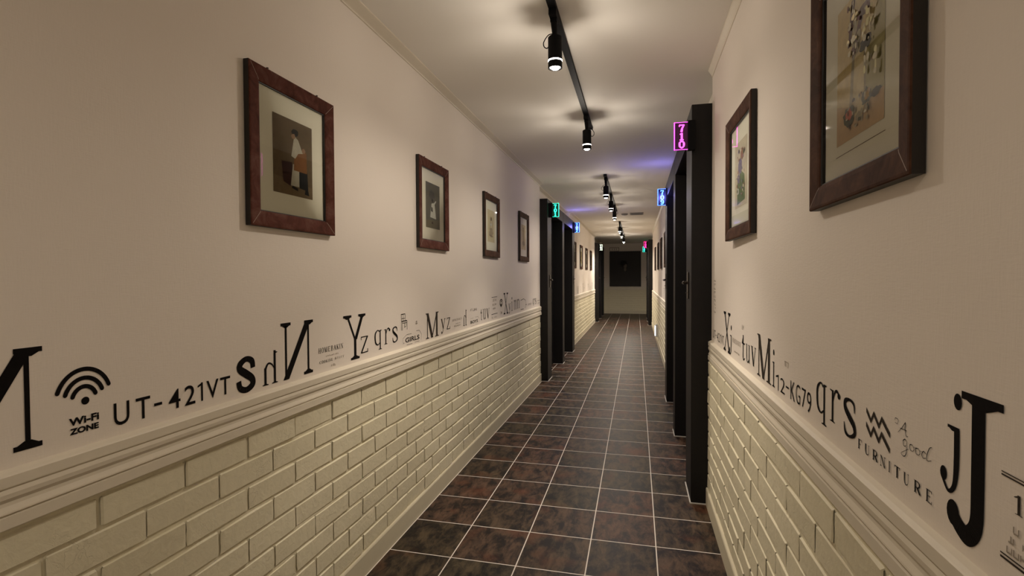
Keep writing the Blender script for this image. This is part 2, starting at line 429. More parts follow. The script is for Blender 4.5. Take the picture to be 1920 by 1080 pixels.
m = MB(); m.box(XL, XR, YE-.016, YE, 0, .1)
tag(m.build('baseboard_end', M_SKIRT), 'plain cream skirting of the end wall', 'trim', kind='structure')

# ------------------------------------------------------------------ doors
JW, OP, MW, HZ, UZ = 0.30, 0.96, 0.19, 2.265, 2.115
def make_door(n, X, s, ya, yb, face, outer_near, label):
    """one black door with its thick frame; X wall plane, s=+1 when the corridor lies towards +x.
       ya..yb run along the corridor; outer_near: wide outer jamb (with the handle) at ya, else at yb"""
    root = empty('door_%d' % n, (X, (ya+yb)/2, 0)); tag(root, label, 'door', kind='structure')
    L = (X, (ya+yb)/2, 0)
    def p(mb, name, mat, **k):
        o = mb.build(name, mat, None, loc=L, **k); o.location = (0, 0, 0); o.parent = root; return o
    xb = X - s*SB            # back plane of the bay
    if outer_near: j0, j1, m0, m1 = ya, ya+JW, yb-MW/2, yb-0.004
    else: j0, j1, m0, m1 = yb-JW, yb, ya+0.004, ya+MW/2
    a = MB(); a.box(xb, face, j0, j1, 0.004, HZ); p(a, 'door_jamb', M_BLACKWOOD, bevel=.003)
    a = MB(); a.box(xb, face, m0, m1, 0.004, HZ); p(a, 'door_mullion', M_BLACKWOOD, bevel=.003)
    ia, ib = (j1, m0) if outer_near else (m1, j0)
    a = MB(); a.box(xb, face, ia, ib, UZ, HZ); p(a, 'door_header', M_BLACKWOOD, bevel=.003)
    # leaf with two recessed panels
    lf = X - s*0.045
    a = MB(); a.box(xb+s*0.002, lf, ia+.003, ib-.003, 0.008, UZ-.003)
    for z0, z1 in ((.18, .95), (1.10, 1.95)):
        for q in ((ia+.12, ia+.135, z0, z1), (ib-.135, ib-.12, z0, z1), (ia+.12, ib-.12, z0, z0+.015), (ia+.12, ib-.12, z1-.015, z1)):
            a.box(lf, lf+s*.008, *q)
    p(a, 'door_leaf', M_LEAF)
    # sealant at the foot
    a = MB()
    for q0, q1 in ((j0, j1), (m0, m1)):
        a.box(face-s*.01, face+s*.006, q0, q1, 0, .006)
        a.box(xb if q0 != j0 or not outer_near else X-s*.0, face+s*.006, q0-.005, q0+.003, 0, .006)
    p(a, 'floor_sealant', M_SEAL)
    # plate and lever on the outer jamb
    hy = (j0 + .155) if outer_near else (j1 - .155)
    a = MB(); a.box(face, face+s*.007, hy-.021, hy+.021, 1.165, 1.325); pl = p(a, 'handle_plate', M_CHROME, bevel=.002)
    a = MB(); d = 1 if outer_near else -1
    a.tube([(face+s*.006, hy, 1.262), (face+s*.026, hy, 1.262)], .009)
    a.tube([(face+s*.022, hy, 1.262), (face+s*.026, hy+d*.02, 1.262), (face+s*.026, hy+d*.06, 1.259), (face+s*.022, hy+d*.09, 1.255)], [.009,.009,.008,.006])
    a.lathe([(0.001,0),(.008,0),(.008,.004),(.001,.004)], (face+s*.010, hy, 1.198), 10)
    p(a, 'door_handle', M_CHROME, smooth=True).parent = pl
    return root
FL, FR = -1.068, 0.301
make_door(1, XL, 1, 6.215, 7.615, FL, True, 'black door in a thick black frame, left wall, green number light')
make_door(2, XL, 1, 7.615, 9.015, FL, False, 'black door in a thick black frame, left wall, blue number light')
make_door(3, XR, -1, 3.045, 4.395, FR, True, 'black door in a thick black frame, nearest on the right, magenta number light')
make_door(4, XR, -1, 4.395, 5.750, FR, False, 'black door in a thick black frame, second on the right, blue number light')
make_door(5, XL, 1, 14.71, 16.06, FL, True, 'far black door on the left under the white number light')
make_door(6, XL, 1, 16.06, 17.39, FL, False, 'last black door on the left by the end wall')
make_door(7, XR, -1, 13.89, 15.24, FR, True, 'far black door on the right under the red number light')
make_door(8, XR, -1, 15.24, 16.57, FR, False, 'last black door on the right under the turquoise number light')

# ------------------------------------------------------------------ 2D drawing: ribbons and glyphs
def catmull(pts, k=8):
    if len(pts) < 3: return pts
    P = [pts[0]] + list(pts) + [pts[-1]]; out = []
    for i in range(1, len(P)-2):
        p0, p1, p2, p3 = P[i-1], P[i], P[i+1], P[i+2]
        for j in range(k):
            t = j/k
            out.append(tuple(0.5*((2*b)+(c-a)*t+(2*a-5*b+4*c-d)*t*t+(-a+3*b-3*c+d)*t**3) for a, b, c, d in zip(p0, p1, p2, p3)))
    out.append(tuple(pts[-1])); return out
def ribbon(pts):
    """pts: (x, y, width) metric -> list of quads"""
    L = []; R = []
    for i, p in enumerate(pts):
        a = pts[max(i-1, 0)]; b = pts[min(i+1, len(pts)-1)]
        dx, dy = b[0]-a[0], b[1]-a[1]; l = math.hypot(dx, dy) or 1
        nx, ny = -dy/l*p[2]/2, dx/l*p[2]/2
        L.append((p[0]+nx, p[1]+ny)); R.append((p[0]-nx, p[1]-ny))
    return [[R[i], R[i+1], L[i+1], L[i]] for i in range(len(pts)-1)]
def disc(x, y, rx, ry, n=16): return [[(x+rx*math.cos(2*PI*i/n), y+ry*math.sin(2*PI*i/n)) for i in range(n)]]

# strokes in a unit box.  l: straight (x0,y0,x1,y1,t) ; c: curve [(x,y,t)...] ; s: serif bar (xc, y, half, up) ; o: dot ; p: polygon
K, T_ = 0.14, 0.055     # thick and thin, in widths
def ser(x, y, h=.17, up=1): return ('s', x, y, h*.9, up)
G = {
 'N': [('l',.16,0,.16,1,T_),('l',.84,0,.84,1,T_),('d',.16,1,.84,0,K),ser(.14,1,.16,-1),ser(.16,0,.16),ser(.84,1,.16,-1)],
 'M': [('l',.13,0,.13,1,T_),('l',.83,0,.83,1,K),('d',.14,1,.47,0,K),('d',.83,1,.47,0,T_),ser(.11,1,.11,-1),ser(.13,0,.13),ser(.87,1,.12,-1),ser(.83,0,.17)],
 'Y': [('d',.15,1,.50,.44,T_*1.2),('d',.86,1,.52,.44,K*.8),('l',.5,0,.5,.46,K*.75),ser(.16,1,.2,-1),ser(.83,1,.19,-1),ser(.5,0,.22)],
 'X': [('d',.16,1,.84,0,.11),('d',.84,1,.16,0,T_),ser(.18,1,.19,-1),ser(.82,1,.19,-1),ser(.18,0,.19),ser(.82,0,.19)],
 'i': [('l',.5,0,.5,.66,.3),('s',.42,.66,.3,-1),ser(.5,0,.5),('o',.5,.91,.22)],
 'q': [('c',[(.62,.93,.10),(.40,1,.07),(.12,.86,.16),(.07,.62,.18),(.16,.36,.16),(.42,.26,.08),(.66,.34,.08)]),('l',.72,0,.72,1,.15),ser(.72,0,.24),('s',.8,1,.12,-1)],
 'r': [('l',.28,0,.28,.97,.16),ser(.28,0,.26),('s',.2,.97,.18,-1),('c',[(.32,.62,.06),(.46,.90,.10),(.66,1,.12),(.84,.93,.12)]),('o',.86,.88,.12)],
 's': [('c',[(.86,.70,.05),(.80,.92,.12),(.50,.985,.10),(.18,.90,.18),(.18,.72,.24),(.48,.54,.26),(.82,.36,.24),(.86,.15,.18),(.52,.02,.10),(.20,.07,.14),(.10,.32,.05)])],
 'z': [('l',.08,.975,.92,.975,0),('q',.06,.94,.94,1),('q',.04,0,.96,.06),('d',.90,.97,.10,.03,.15),('q',.06,.80,.12,1),('q',.88,0,.96,.22)],
 'y': [('d',.14,1,.52,.32,.17),('d',.88,1,.42,.18,.06),('c',[(.50,.34,.07),(.40,.12,.08),(.22,.02,.08)]),('o',.17,.07,.10),ser(.15,1,.17,-1),ser(.86,1,.16,-1)],
 't': [('l',.42,.08,.42,.98,.24),('q',.05,.62,.9,.68),('c',[(.42,.12,.24),(.56,.02,.14),(.92,.10,.06)]),('p',[(.05,.66),(.42,.98),(.5,.66)])],
 'u': [('c',[(.22,1,.15),(.22,.30,.15),(.34,.05,.10),(.52,.02,.08),(.74,.18,.07)]),('l',.78,0,.78,1,.15),('s',.13,1,.13,-1),('s',.70,1,.13,-1),('s',.86,0,.12,1)],
 'v': [('d',.16,1,.52,0,.17),('d',.86,1,.52,0,.06),ser(.16,1,.18,-1),ser(.85,1,.16,-1)],
 'm': [('l',.14,0,.14,1,.11),('l',.50,0,.50,.84,.11),('l',.86,0,.86,.84,.11),ser(.14,0,.12),ser(.5,0,.12),ser(.86,0,.12),('c',[(.16,.78,.05),(.34,1,.07),(.50,.80,.11)]),('c',[(.52,.78,.05),(.70,1,.07),(.86,.80,.11)]),('s',.08,1,.08,-1)],
 'n': [('l',.20,0,.20,1,.15),('l',.80,0,.80,.84,.15),ser(.20,0,.18),ser(.8,0,.18),('c',[(.22,.78,.06),(.52,1,.08),(.80,.80,.15)]),('s',.12,1,.12,-1)],
 'h': [('l',.22,0,.22,1,.15),('l',.80,0,.80,.52,.15),ser(.22,0,.2),ser(.8,0,.2),('c',[(.24,.44,.06),(.42,.60,.08),(.64,.63,.10),(.80,.48,.15)]),('p',[(.30,1),(.02,.93),(.20,.90)])],
 'j': [('c',[(.80,.66,.30),(.80,.30,.30),(.70,.08,.22),(.42,.0,.12),(.14,.10,.14)]),('o',.18,.15,.17),('s',.64,.675,.28,-1),('o',.83,.935,.19)],
 'J': [('c',[(.60,.97,.235),(.60,.40,.235),(.58,.16,.23),(.44,.055,.23),(.28,.075,.22),(.17,.125,.22)]),('o',.15,.138,.125),('s',.645,1,.355,-1)],
 'A': [('d',.12,0,.50,1,.07),('d',.50,1,.86,0,.18),('q',.26,.32,.72,.37),ser(.13,0,.13),ser(.86,0,.15)],
 'B': [('l',.24,0,.24,1,.18),('c',[(.24,.98,.06),(.62,.96,.08),(.76,.76,.18),(.60,.55,.08),(.24,.53,.06)]),('c',[(.24,.53,.06),(.66,.50,.08),(.84,.27,.19),(.64,.03,.08),(.24,.02,.06)]),('s',.16,1,.12,-1),('s',.16,0,.12,1)],
 'C': [('c',[(.86,.70,.05),(.80,.90,.10),(.52,.985,.08),(.20,.80,.16),(.13,.5,.19),(.20,.2,.16),(.52,.015,.08),(.84,.14,.07),(.90,.28,.05)])],
 'E': [('l',.26,0,.26,1,.18),('q',.1,.94,.86,1),('q',.1,0,.90,.06),('q',.26,.48,.68,.53),('q',.80,.80,.86,1),('q',.84,0,.90,.22)],
 'F': [('l',.26,0,.26,1,.18),('q',.1,.94,.88,1),('q',.26,.48,.68,.53),('q',.82,.78,.88,1),ser(.26,0,.2)],
 'G': [('c',[(.84,.72,.05),(.78,.90,.10),(.52,.985,.08),(.20,.80,.16),(.13,.5,.19),(.20,.2,.16),(.52,.015,.08),(.76,.10,.08)]),('l',.80,.04,.80,.42,.16),('q',.60,.38,.95,.44)],
 'H': [('l',.2,0,.2,1,.17),('l',.8,0,.8,1,.17),('q',.2,.47,.8,.53),ser(.2,0,.19),ser(.8,0,.19),ser(.2,1,.19,-1),ser(.8,1,.19,-1)],
 'I': [('l',.5,0,.5,1,.30),ser(.5,0,.4),ser(.5,1,.4,-1)],
 'K': [('l',.22,0,.22,1,.18),('d',.84,1,.26,.42,.07),('d',.44,.60,.86,0,.17),ser(.22,0,.18),ser(.22,1,.18,-1),ser(.84,0,.15),ser(.82,1,.14,-1)],
 'O': [('c',[(.5,.985,.07),(.20,.82,.15),(.12,.5,.19),(.20,.18,.15),(.5,.015,.07),(.80,.18,.15),(.88,.5,.19),(.80,.82,.15),(.5,.985,.07)])],
 'R': [('l',.24,0,.24,1,.18),('c',[(.24,.98,.06),(.64,.95,.08),(.80,.74,.18),(.62,.50,.08),(.24,.48,.06)]),('d',.50,.50,.86,0,.18),ser(.24,0,.2),('s',.16,1,.12,-1),ser(.88,0,.12)],
 'S': None, 'T': [('l',.5,0,.5,1,.19),('q',.06,.94,.94,1),('q',.06,.78,.12,1),('q',.88,.78,.94,1),ser(.5,0,.2)],
 'U': [('c',[(.22,1,.17),(.22,.34,.17),(.34,.06,.10),(.54,.015,.07),(.76,.14,.06),(.80,.40,.06),(.80,1,.06)]),ser(.22,1,.19,-1),ser(.80,1,.15,-1)],
 '1': [('l',.5,0,.5,1,.22),ser(.5,0,.32),('p',[(.5,1),(.12,.84),(.12,.80),(.5,.88)])],
 '7': [('q',.08,.88,.92,1),('c',[(.88,.92,.10),(.60,.55,.20),(.42,.25,.26),(.40,0,.26)]),('q',.08,.74,.18,1)],
}
G['S'] = G['s']
G['bold_s'] = [('c',[(.88,.66,.24),(.82,.87,.26),(.52,.955,.22),(.22,.84,.27),(.20,.68,.30),(.50,.52,.32),(.82,.34,.30),(.84,.16,.28),(.52,.045,.24),(.20,.13,.25),(.12,.34,.25)])]
def glyph(ch, x, y, w, h, flip=False):
    """polygons of a serif letter filling the box (x,y,w,h)"""
    polys = []
    bar = min(0.030*h, 0.16*w)
    def P(u, v): return (x+w*(1-u if flip else u), y+h*v)
    for st in G[ch]:
        k = st[0]
        if k == 'l':
            _, a, b, c, d, t = st; t *= w*(.88 if ch in 'qrtuhmnvMi' else 1)
            if t: (x0, y0), (x1, y1) = P(a, b), P(c, d); polys.append([(x0-t/2, y0), (x0+t/2, y0), (x1+t/2, y1), (x1-t/2, y1)])
        elif k == 'd':      # slanted stroke with level ends
            _, a, b, c, d, t = st; (x0, y0), (x1, y1) = P(a, b), P(c, d)
            ln = math.hypot(x1-x0, y1-y0); t = t*w*ln/max(1e-6, abs(y1-y0))
            polys.append([(x0-t/2, y0), (x0+t/2, y0), (x1+t/2, y1), (x1-t/2, y1)])
        elif k == 'q':
            _, a, b, c, d = st; (x0, y0), (x1, y1) = P(a, b), P(c, d); polys.append([(x0, y0), (x1, y0), (x1, y1), (x0, y1)])
        elif k == 's':
            _, a, b, hw, up = st; x0, y0 = P(a, b); hw *= w; t = bar*(1.7 if ch in 'JNXY' else 1)
            y1 = y0+up*t
            polys.append([(x0-hw, y0), (x0+hw, y0), (x0+hw, y1), (x0-hw, y1)])
            polys.append([(x0-hw*.75, y1), (x0+hw*.75, y1), (x0+hw*.25, y1+up*t*.7), (x0-hw*.25, y1+up*t*.7)])
        elif k == 'o':
            _, a, b, r = st; x0, y0 = P(a, b); polys += disc(x0, y0, r*w, min(r*w*1.25, .09*h))
        elif k == 'p': polys.append([P(a, b) for a, b in st[1]])
        elif k == 'c':
            pts = catmull([(*P(a, b), t*w*(.86 if ch in 'qrsuthmnjy' and ch != 'bold_s' else 1)) for a, b, t in st[1]], 7)
            polys += ribbon(pts)
    return polys
def serif_word(s, x0, x1, y0, y1, gap=.25, italic=0.0):
    out = []; wd = {'I': .55, 'M': 1.25, 'i': .5, ' ': .6}
    ws = [wd.get(c, 1.0) for c in s]; tot = sum(ws)+gap*(len(s)-1); u = (x1-x0)/tot; x = x0
    for c, q in zip(s, ws):
        if c != ' ': out += glyph(c, x, y0, q*u, y1-y0)
        x += (q+gap)*u
    if italic: out = [[(a+(b-y0)*italic, b) for a, b in p] for p in out]
    return out
_tc = {}
def sans(s, x0, x1, y0, y1, bold=0.0, shear=0.0, mono=False):
    """plain sans lettering fitted to the box"""
    key = (s, bold, shear)
    if key not in _tc:
        cu = bpy.data.curves.new('lettering', 'FONT'); cu.body = s; cu.offset = bold; cu.shear = shear; cu.resolution_u = 4; cu.fill_mode = 'FRONT'
        ob = bpy.data.objects.new('lettering', cu); C.objects.link(ob)
        dg = bpy.context.evaluated_depsgraph_get(); me = bpy.data.meshes.new_from_object(ob.evaluated_get(dg))
        vs = [v.co.copy() for v in me.vertices]; fs = [list(p.vertices) for p in me.polygons]
        bpy.data.objects.remove(ob); bpy.data.meshes.remove(me); bpy.data.curves.remove(cu)
        _tc[key] = (vs, fs)
    vs, fs = _tc[key]
    ax, bx = min(v.x for v in vs), max(v.x for v in vs); ay, by = min(v.y for v in vs), max(v.y for v in vs)
    f = lambda v: (x0+(v.x-ax)/(bx-ax)*(x1-x0), y0+(v.y-ay)/(by-ay)*(y1-y0))
    return [[f(vs[i]) for i in p] for p in fs]
_sans = sans
def sans(s, x0, x1, y0, y1, bold=0.0, shear=0.0):
    if s == '1':      # a figure one with a flag
        t = .0062*(y1-y0)/.052
        return [[(x1-t, y0), (x1, y0), (x1, y1), (x1-t, y1)], [(x1-t*.5, y1), (x1-t*.5, y1-(y1-y0)*.13), (x0, y1-(y1-y0)*.24), (x0, y1-(y1-y0)*.14)]]
    return _sans(s, x0, x1, y0, y1, bold, shear)
def scribble(x0, x1, y0, y1, n, seed, t=None):
    """a line of small worn, unreadable lettering"""
    r = random.Random(seed); out = []; w = (x1-x0)/n; t = t or w*.18
    for i in range(n):
        if r.random() < .12: continue
        a = x0+i*w+w*.1; b = a+w*.7; h = y1-y0
        for q in range(2):
            xx = r.choice((a, (a+b)/2, b)); out.append([(xx-t/2, y0+h*r.uniform(0,.2)), (xx+t/2, y0+h*r.uniform(0,.2)), (xx+t/2, y1-h*r.uniform(0,.2)), (xx-t/2, y1-h*r.uniform(0,.2))])
        yy = r.choice((y0+t/2, (y0+y1)/2, y1-t/2)); out.append([(a, yy-t/2), (b, yy-t/2), (b, yy+t/2), (a, yy+t/2)])
    return out
def bar(x0, x1, y, t): return [[(x0, y-t/2), (x1, y-t/2), (x1, y+t/2), (x0, y+t/2)]]

LIFT = 0.0009
def split_letters(polys, gap=.0015):
    """sort polygons into letters: runs whose horizontal extents overlap"""
    it = sorted(((min(a for a, b in p), max(a for a, b in p), p) for p in polys), key=lambda q: q[0])
    out = []
    for lo, hi, p in it:
        if out and lo < out[-1][1] + gap: out[-1][1] = max(out[-1][1], hi); out[-1][2].append(p)
        else: out.append([lo, hi, [p]])
    return [q[2] for q in out]
def decal(name, side, layers, label, cat='wall lettering', group=None):
    """layers: (polygons in reading coordinates, material[, part name]). Left wall reads along +y, right wall along -y
       (right-wall polygons are given with x = -y). Without a part name a layer is split into its letters."""
    pieces = []
    for L in layers:
        if len(L) == 3: pieces.append((L[2], L[0], L[1]))
        elif L[1] is M_FAINT and len(layers) > 1: pieces.append(('faded_text', L[0], L[1]))
        elif name in ('painted_letters', 'painted_word'): pieces += [('letter', q, L[1]) for q in split_letters(L[0])]
        else: pieces.append(('lettering', L[0], L[1]))
    mbs = []
    for li, (nm, polys, mat) in enumerate(pieces):
        m = MB()
        for pi, p in enumerate(polys):
            d = LIFT + (li % 5)*.00015 + (pi % 7)*.00001
            f = [list(range(len(p)))]
            if side == 'L': m.add([(XL+d, a, b) for a, b in p], f)
            else: m.add([(XR-d, -a, b) for a, b in p], f)
        mbs.append((nm, m, mat))
    V = [v for _, m, _ in mbs for v in m.v]
    ys = [v[1] for v in V]; zs = [v[2] for v in V]
    loc = ((XL if side == 'L' else XR), (min(ys)+max(ys))/2, min(zs))
    if len(mbs) == 1: o = mbs[0][1].build(name, mbs[0][2], None, loc=loc)
    else:
        o = empty(name, loc)
        for nm, m, mat in mbs:
            c = m.build(nm, mat, None, loc=loc); c.location = (0, 0, 0); c.parent = o
    tag(o, label, cat, group)
    return o
def gl(ch, y0, y1, z0, z1, flip=False): return glyph(ch, y0, z0, y1-y0, z1-z0, flip)

# ---- left wall lettering, near to far
decal('painted_letter', 'L', [(gl('N', .596, .768, .966, 1.166, True), M_INK)], 'big black reversed letter N cut by the left picture edge')
def arc(cx, cy, r, a0, a1, t, n=22):
    pts = [(cx+r*math.cos(math.radians(a0+(a1-a0)*i/n)), cy+1.2*r*math.sin(math.radians(a0+(a1-a0)*i/n)), t) for i in range(n+1)]
    return ribbon(pts) + disc(pts[0][0], pts[0][1], t/2, t/2, 10) + disc(pts[-1][0], pts[-1][1], t/2, t/2, 10)
pw = disc(.849, 1.036, .0085, .0085)
for r_ in (.0255, .0410, .0570): pw += arc(.847, 1.037, r_, 22, 158, .0092)
pt = sans('Wi-Fi', .815, .877, .988, 1.0045, .036) + sans('ZONE', .816, .876, .969, .9825, .045)
decal('wifi_emblem', 'L', [(pw, M_INK, 'signal_arcs'), (pt, M_INK, 'lettering')], 'black wireless arcs emblem reading Wi-Fi ZONE')
u = []
for ch, a, b, z0, z1 in (('U',.910,.947,.961,1.014),('T',.963,1.0,.961,1.013),('-',1.010,1.032,.983,.990),('4',1.051,1.085,.963,1.013),('2',1.098,1.131,.962,1.014),('1',1.140,1.157,.963,1.014),('V',1.169,1.211,.963,1.014),('T',1.217,1.254,.962,1.014)):
    u += sans(ch, a, b, z0, z1, 0.004)
decal('painted_letters', 'L', [(u, M_INK)], 'black sans letters UT-421VT right of the wireless emblem')
decal('painted_letter', 'L', [(gl('bold_s', 1.278, 1.356, .953, 1.057), M_INK)], 'heavy black letter S between UT-421VT and a reversed h')
decal('painted_letter', 'L', [(gl('h', 1.386, 1.462, .953, 1.062, True), M_INK)], 'reversed letter h beside the tall reversed N')
decal('painted_letter', 'L', [(gl('N', 1.473, 1.652, .952, 1.147, True), M_INK)], 'tall black reversed letter N before the word HOMEBAKIN')
decal('painted_words', 'L', [(serif_word('HOMEBAKIN', 1.684, 1.850, 1.014, 1.034), M_INK, 'word'),
      (serif_word('COOKING STUFF'.split()[0], 1.69, 1.775, .974, .985), M_GREYINK, 'word'),
      (scribble(1.73, 1.815, .996, 1.001, 12, 1)+serif_word('STUFF', 1.79, 1.858, .976, .985)+scribble(1.764, 1.795, .952, .962, 4, 2), M_FAINT)],
      'small stencilled words HOMEBAKIN and COOKING between tall N and Y')
decal('painted_letter', 'L', [(gl('Y', 1.856, 2.028, .953, 1.143), M_INK)], 'tall black letter Y on the left wall')
decal('painted_letter', 'L', [(gl('z', 1.985, 2.05, .970, 1.043), M_INK)], 'small letter z tucked under the tall Y')
decal('painted_letters', 'L', [(gl('q', 2.107, 2.18, .965, 1.056)+gl('r', 2.196, 2.262, .982, 1.056)+gl('s', 2.279, 2.341, .980, 1.056), M_INK)], 'letters qrs left of the chair drawing, left wall')
ch_ = bar(2.378, 2.425, 1.112, .004)+bar(2.385, 2.422, 1.090, .0025)+bar(2.385, 2.446, 1.076, .005)+bar(2.395, 2.446, 1.066, .003)
for y_, a_, b_ in ((2.381, 1.030, 1.112), (2.426, 1.076, 1.112), (2.392, 1.029, 1.076), (2.447, 1.029, 1.076), (2.402, 1.078, 1.110), (2.418, 1.040, 1.066), (2.437, 1.048, 1.066)):
    ch_ += ribbon([(y_, a_, .0028), (y_, b_, .0028)])
ch_ += bar(2.418, 2.437, 1.046, .002)
decal('chair_emblem', 'L', [(ch_, M_INK)], 'little drawn chair above the GIRLS plaque', 'wall drawing')
decal('painted_mark', 'L', [(disc(2.564, 1.060, .010, .004)+disc(2.564, 1.050, .014, .005), M_FAINT)], 'faded small mark above the right end of the GIRLS plaque', 'wall drawing')
pg = sans('GIRLS', 2.425, 2.600, .961, .986, .02, 0)
pb = bar(2.44, 2.50, 1.002, .0014)+bar(2.56, 2.60, 1.010, .0016)+bar(2.44, 2.51, .948, .0016)+bar(2.54, 2.60, .951, .0014)
pb += ribbon([(2.40, .955, .0015), (2.395, .985, .0015), (2.44, 1.002, .0015)])+ribbon([(2.60, 1.01, .0015), (2.63, .985, .0015), (2.62, .955, .0015)])+disc(2.408, .962, .004, .002)
decal('girls_plaque', 'L', [(pg, M_INK, 'word'), (pb, M_GREYINK, 'plaque_outline')], 'outlined stencil plaque reading GIRLS')
decal('painted_letter', 'L', [(gl('M', 2.687, 2.888, .948, 1.094), M_GREYINK)], 'large dark letter M right of the GIRLS plaque')
decal('painted_letters', 'L', [(gl('y', 2.921, 2.995, .953, 1.044)+gl('z', 3.016, 3.079, .970, 1.044), M_GREYINK)], 'letters yz following the large left wall M')
decal('painted_words', 'L', [(serif_word('HOMEBAKIN', 3.12, 3.305, 1.012, 1.026), M_FAINT, 'word'), (scribble(3.15, 3.28, .972, .982, 12, 4)+scribble(3.17, 3.27, .990, .995, 10, 5), M_FAINT)], 'faded small words HOMEBAKIN between yz and a reversed h')
decal('painted_letter', 'L', [(gl('h', 3.333, 3.408, .962, 1.073, True), M_INK)], 'narrow reversed h left of the BOYS plaque')
decal('boys_plaque', 'L', [(sans('BOYS', 3.49, 3.665, .962, .984, .02), M_GREYINK, 'word'),
      (bar(3.49, 3.56, 1.000, .0014)+bar(3.60, 3.67, 1.004, .0016)+bar(3.50, 3.58, .944, .0016)+bar(3.61, 3.67, .948, .0014)+ribbon([(3.67, 1.004, .002), (3.70, .985, .002), (3.69, .955, .002)])+[], M_FAINT, 'plaque_outline'), (scribble(3.49, 3.64, 1.052, 1.072, 8, 6), M_FAINT)],
      'stencil plaque reading BOYS under faded scribbles')
decal('painted_letters', 'L', [(gl('t', 3.735, 3.778, .967, 1.054)+gl('u', 3.793, 3.877, .970, 1.051)+gl('v', 3.894, 3.978, .968, 1.049), M_GREYINK)], 'letters tuv left of the badge between two bars')
decal('painted_badge', 'L', [(bar(4.045, 4.215, 1.132, .004)+bar(4.035, 4.225, .990, .004), M_INK, 'badge_bars'), (scribble(4.07, 4.19, 1.095, 1.118, 9, 9)+scribble(4.06, 4.20, 1.06, 1.08, 11, 10)+scribble(4.08, 4.18, 1.03, 1.045, 8, 11)+scribble(4.04, 4.2, .955, .967, 10, 12), M_FAINT)],
      'faded text badge between two dark bars, below the third left picture')
def ring(cx, cy, rx, ry, t, n=24):
    return ribbon([(cx+rx*math.cos(2*PI*i/n), cy+ry*math.sin(2*PI*i/n), t) for i in range(n+1)])
decal('pin_emblem', 'L', [(ring(4.35, 1.076, .046, .026, .010)+ring(4.35, 1.071, .020, .012, .007)+ring(4.35, 1.095, .016, .009, .007)+[[(4.31, 1.055), (4.39, 1.055), (4.35, 1.033)]], M_GREYINK, 'pin'), (scribble(4.325, 4.38, .972, .998, 3, 13), M_FAINT)], 'round map pin emblem left of the tall X, left wall', 'wall drawing')
decal('painted_letter', 'L', [(gl('X', 4.435, 4.600, .961, 1.155), M_INK)], 'tall black letter X near the left doors')
decal('painted_letters', 'L', [(gl('y', 4.620, 4.705, .956, 1.051)+gl('i', 4.725, 4.775, .975, 1.107), M_GREYINK)], 'letters yi just after the tall left wall X')
decal('painted_letters', 'L', [(gl('m', 4.825, 4.953, .980, 1.072)+gl('n', 4.965, 5.080, .983, 1.075), M_GREYINK)], 'dark close set letters mn near the left doors')
decal('arch_plaque', 'L', [(ribbon([(5.13, 1.058, .006), (5.27, 1.068, .006), (5.36, 1.050, .005), (5.40, 1.0, .005), (5.35, .965, .005)])+bar(5.13, 5.27, .962, .006)+disc(5.395, 1.0, .02, .006), M_GREYINK, 'plaque_outline'), (scribble(5.46, 5.68, .985, 1.008, 12, 14), M_FAINT)], 'arched plaque outline near the left doors', 'wall drawing')
decal('painted_letters', 'L', [(gl('q', 5.755, 5.825, .967, 1.045)+gl('r', 5.83, 5.89, .98, 1.045)+gl('s', 5.90, 5.965, .98, 1.045), M_GREYINK), (bar(6.04, 6.19, 1.012, .006)+scribble(6.03, 6.18, .975, .99, 8, 15), M_FAINT)], 'small letters qrs beside the left door frame')
# beyond the first pair of doors
decal('painted_letters', 'L', [(gl('M', 10.25, 10.55, .955, 1.11)+gl('i', 10.85, 10.93, .96, 1.09), M_FAINT)], 'faded letters Mi beyond the first left doors')
decal('painted_letters', 'L', [(gl('X', 11.35, 11.55, .955, 1.145)+gl('r', 11.62, 11.74, .965, 1.05), M_FAINT)], 'faded letters Xr further along the left wall')
decal('painted_letters', 'L', [(gl('Y', 12.6, 12.8, .955, 1.12)+gl('u', 13.2, 13.35, .965, 1.06)+gl('N', 13.7, 13.95, .955, 1.14, True), M_FAINT)], 'faded letters before the far left doors')

# ---- right wall lettering (x = -y), near to far
R_ = lambda ch, ya, yb, z0, z1, flip=False: glyph(ch, -ya, z0, ya-yb, z1-z0, flip)
decal('number_badge', 'R', [(serif_word('17', -.682, -.640, 1.034, 1.056, .1), M_GREYINK, 'number'),
      (bar(-.700, -.52, 1.0740, .0012)+bar(-.700, -.52, 1.0705, .0018)+bar(-.700, -.52, .9800, .0016)+bar(-.700, -.52, .9755, .0026), M_GREYINK, 'badge_rules'),
      (scribble(-.680, -.54, 1.010, 1.019, 13, 20)+scribble(-.688, -.53, .997, 1.006, 14, 21)+scribble(-.690, -.54, .984, .993, 14, 22), M_FAINT)], 'faded badge with the number 17 at the right picture edge')
decal('painted_letter', 'R', [(R_('J', .808, .698, .957, 1.150), M_INK)], 'huge black letter J on the right wall')
decal('painted_letter', 'R', [(R_('j', .822, .776, 1.009, 1.142), M_INK)], 'slim small j left of the huge J')
def curve_strokes(sts, x0, y0, w, h, t):
    out = []
    for st in sts: out += ribbon([(x0+a*w, y0+b*h, t*k) for a, b, k in catmull([(*q[:2], q[2] if len(q) > 2 else 1) for q in st], 6)])
    return out
A_S = [[(.0,.75,.6),(.05,.95,.8),(.25,.9,.6),(.2,.6,.6),(.02,.6,.6)],[(.25,.0,.5),(.55,.5,.8),(.8,1,1)],[(.8,1,1),(.78,.5,1.3),(.85,.05,.7),(1,.1,.5)],[(.4,.38,.6),(.65,.42,.8),(.9,.45,.5)]]
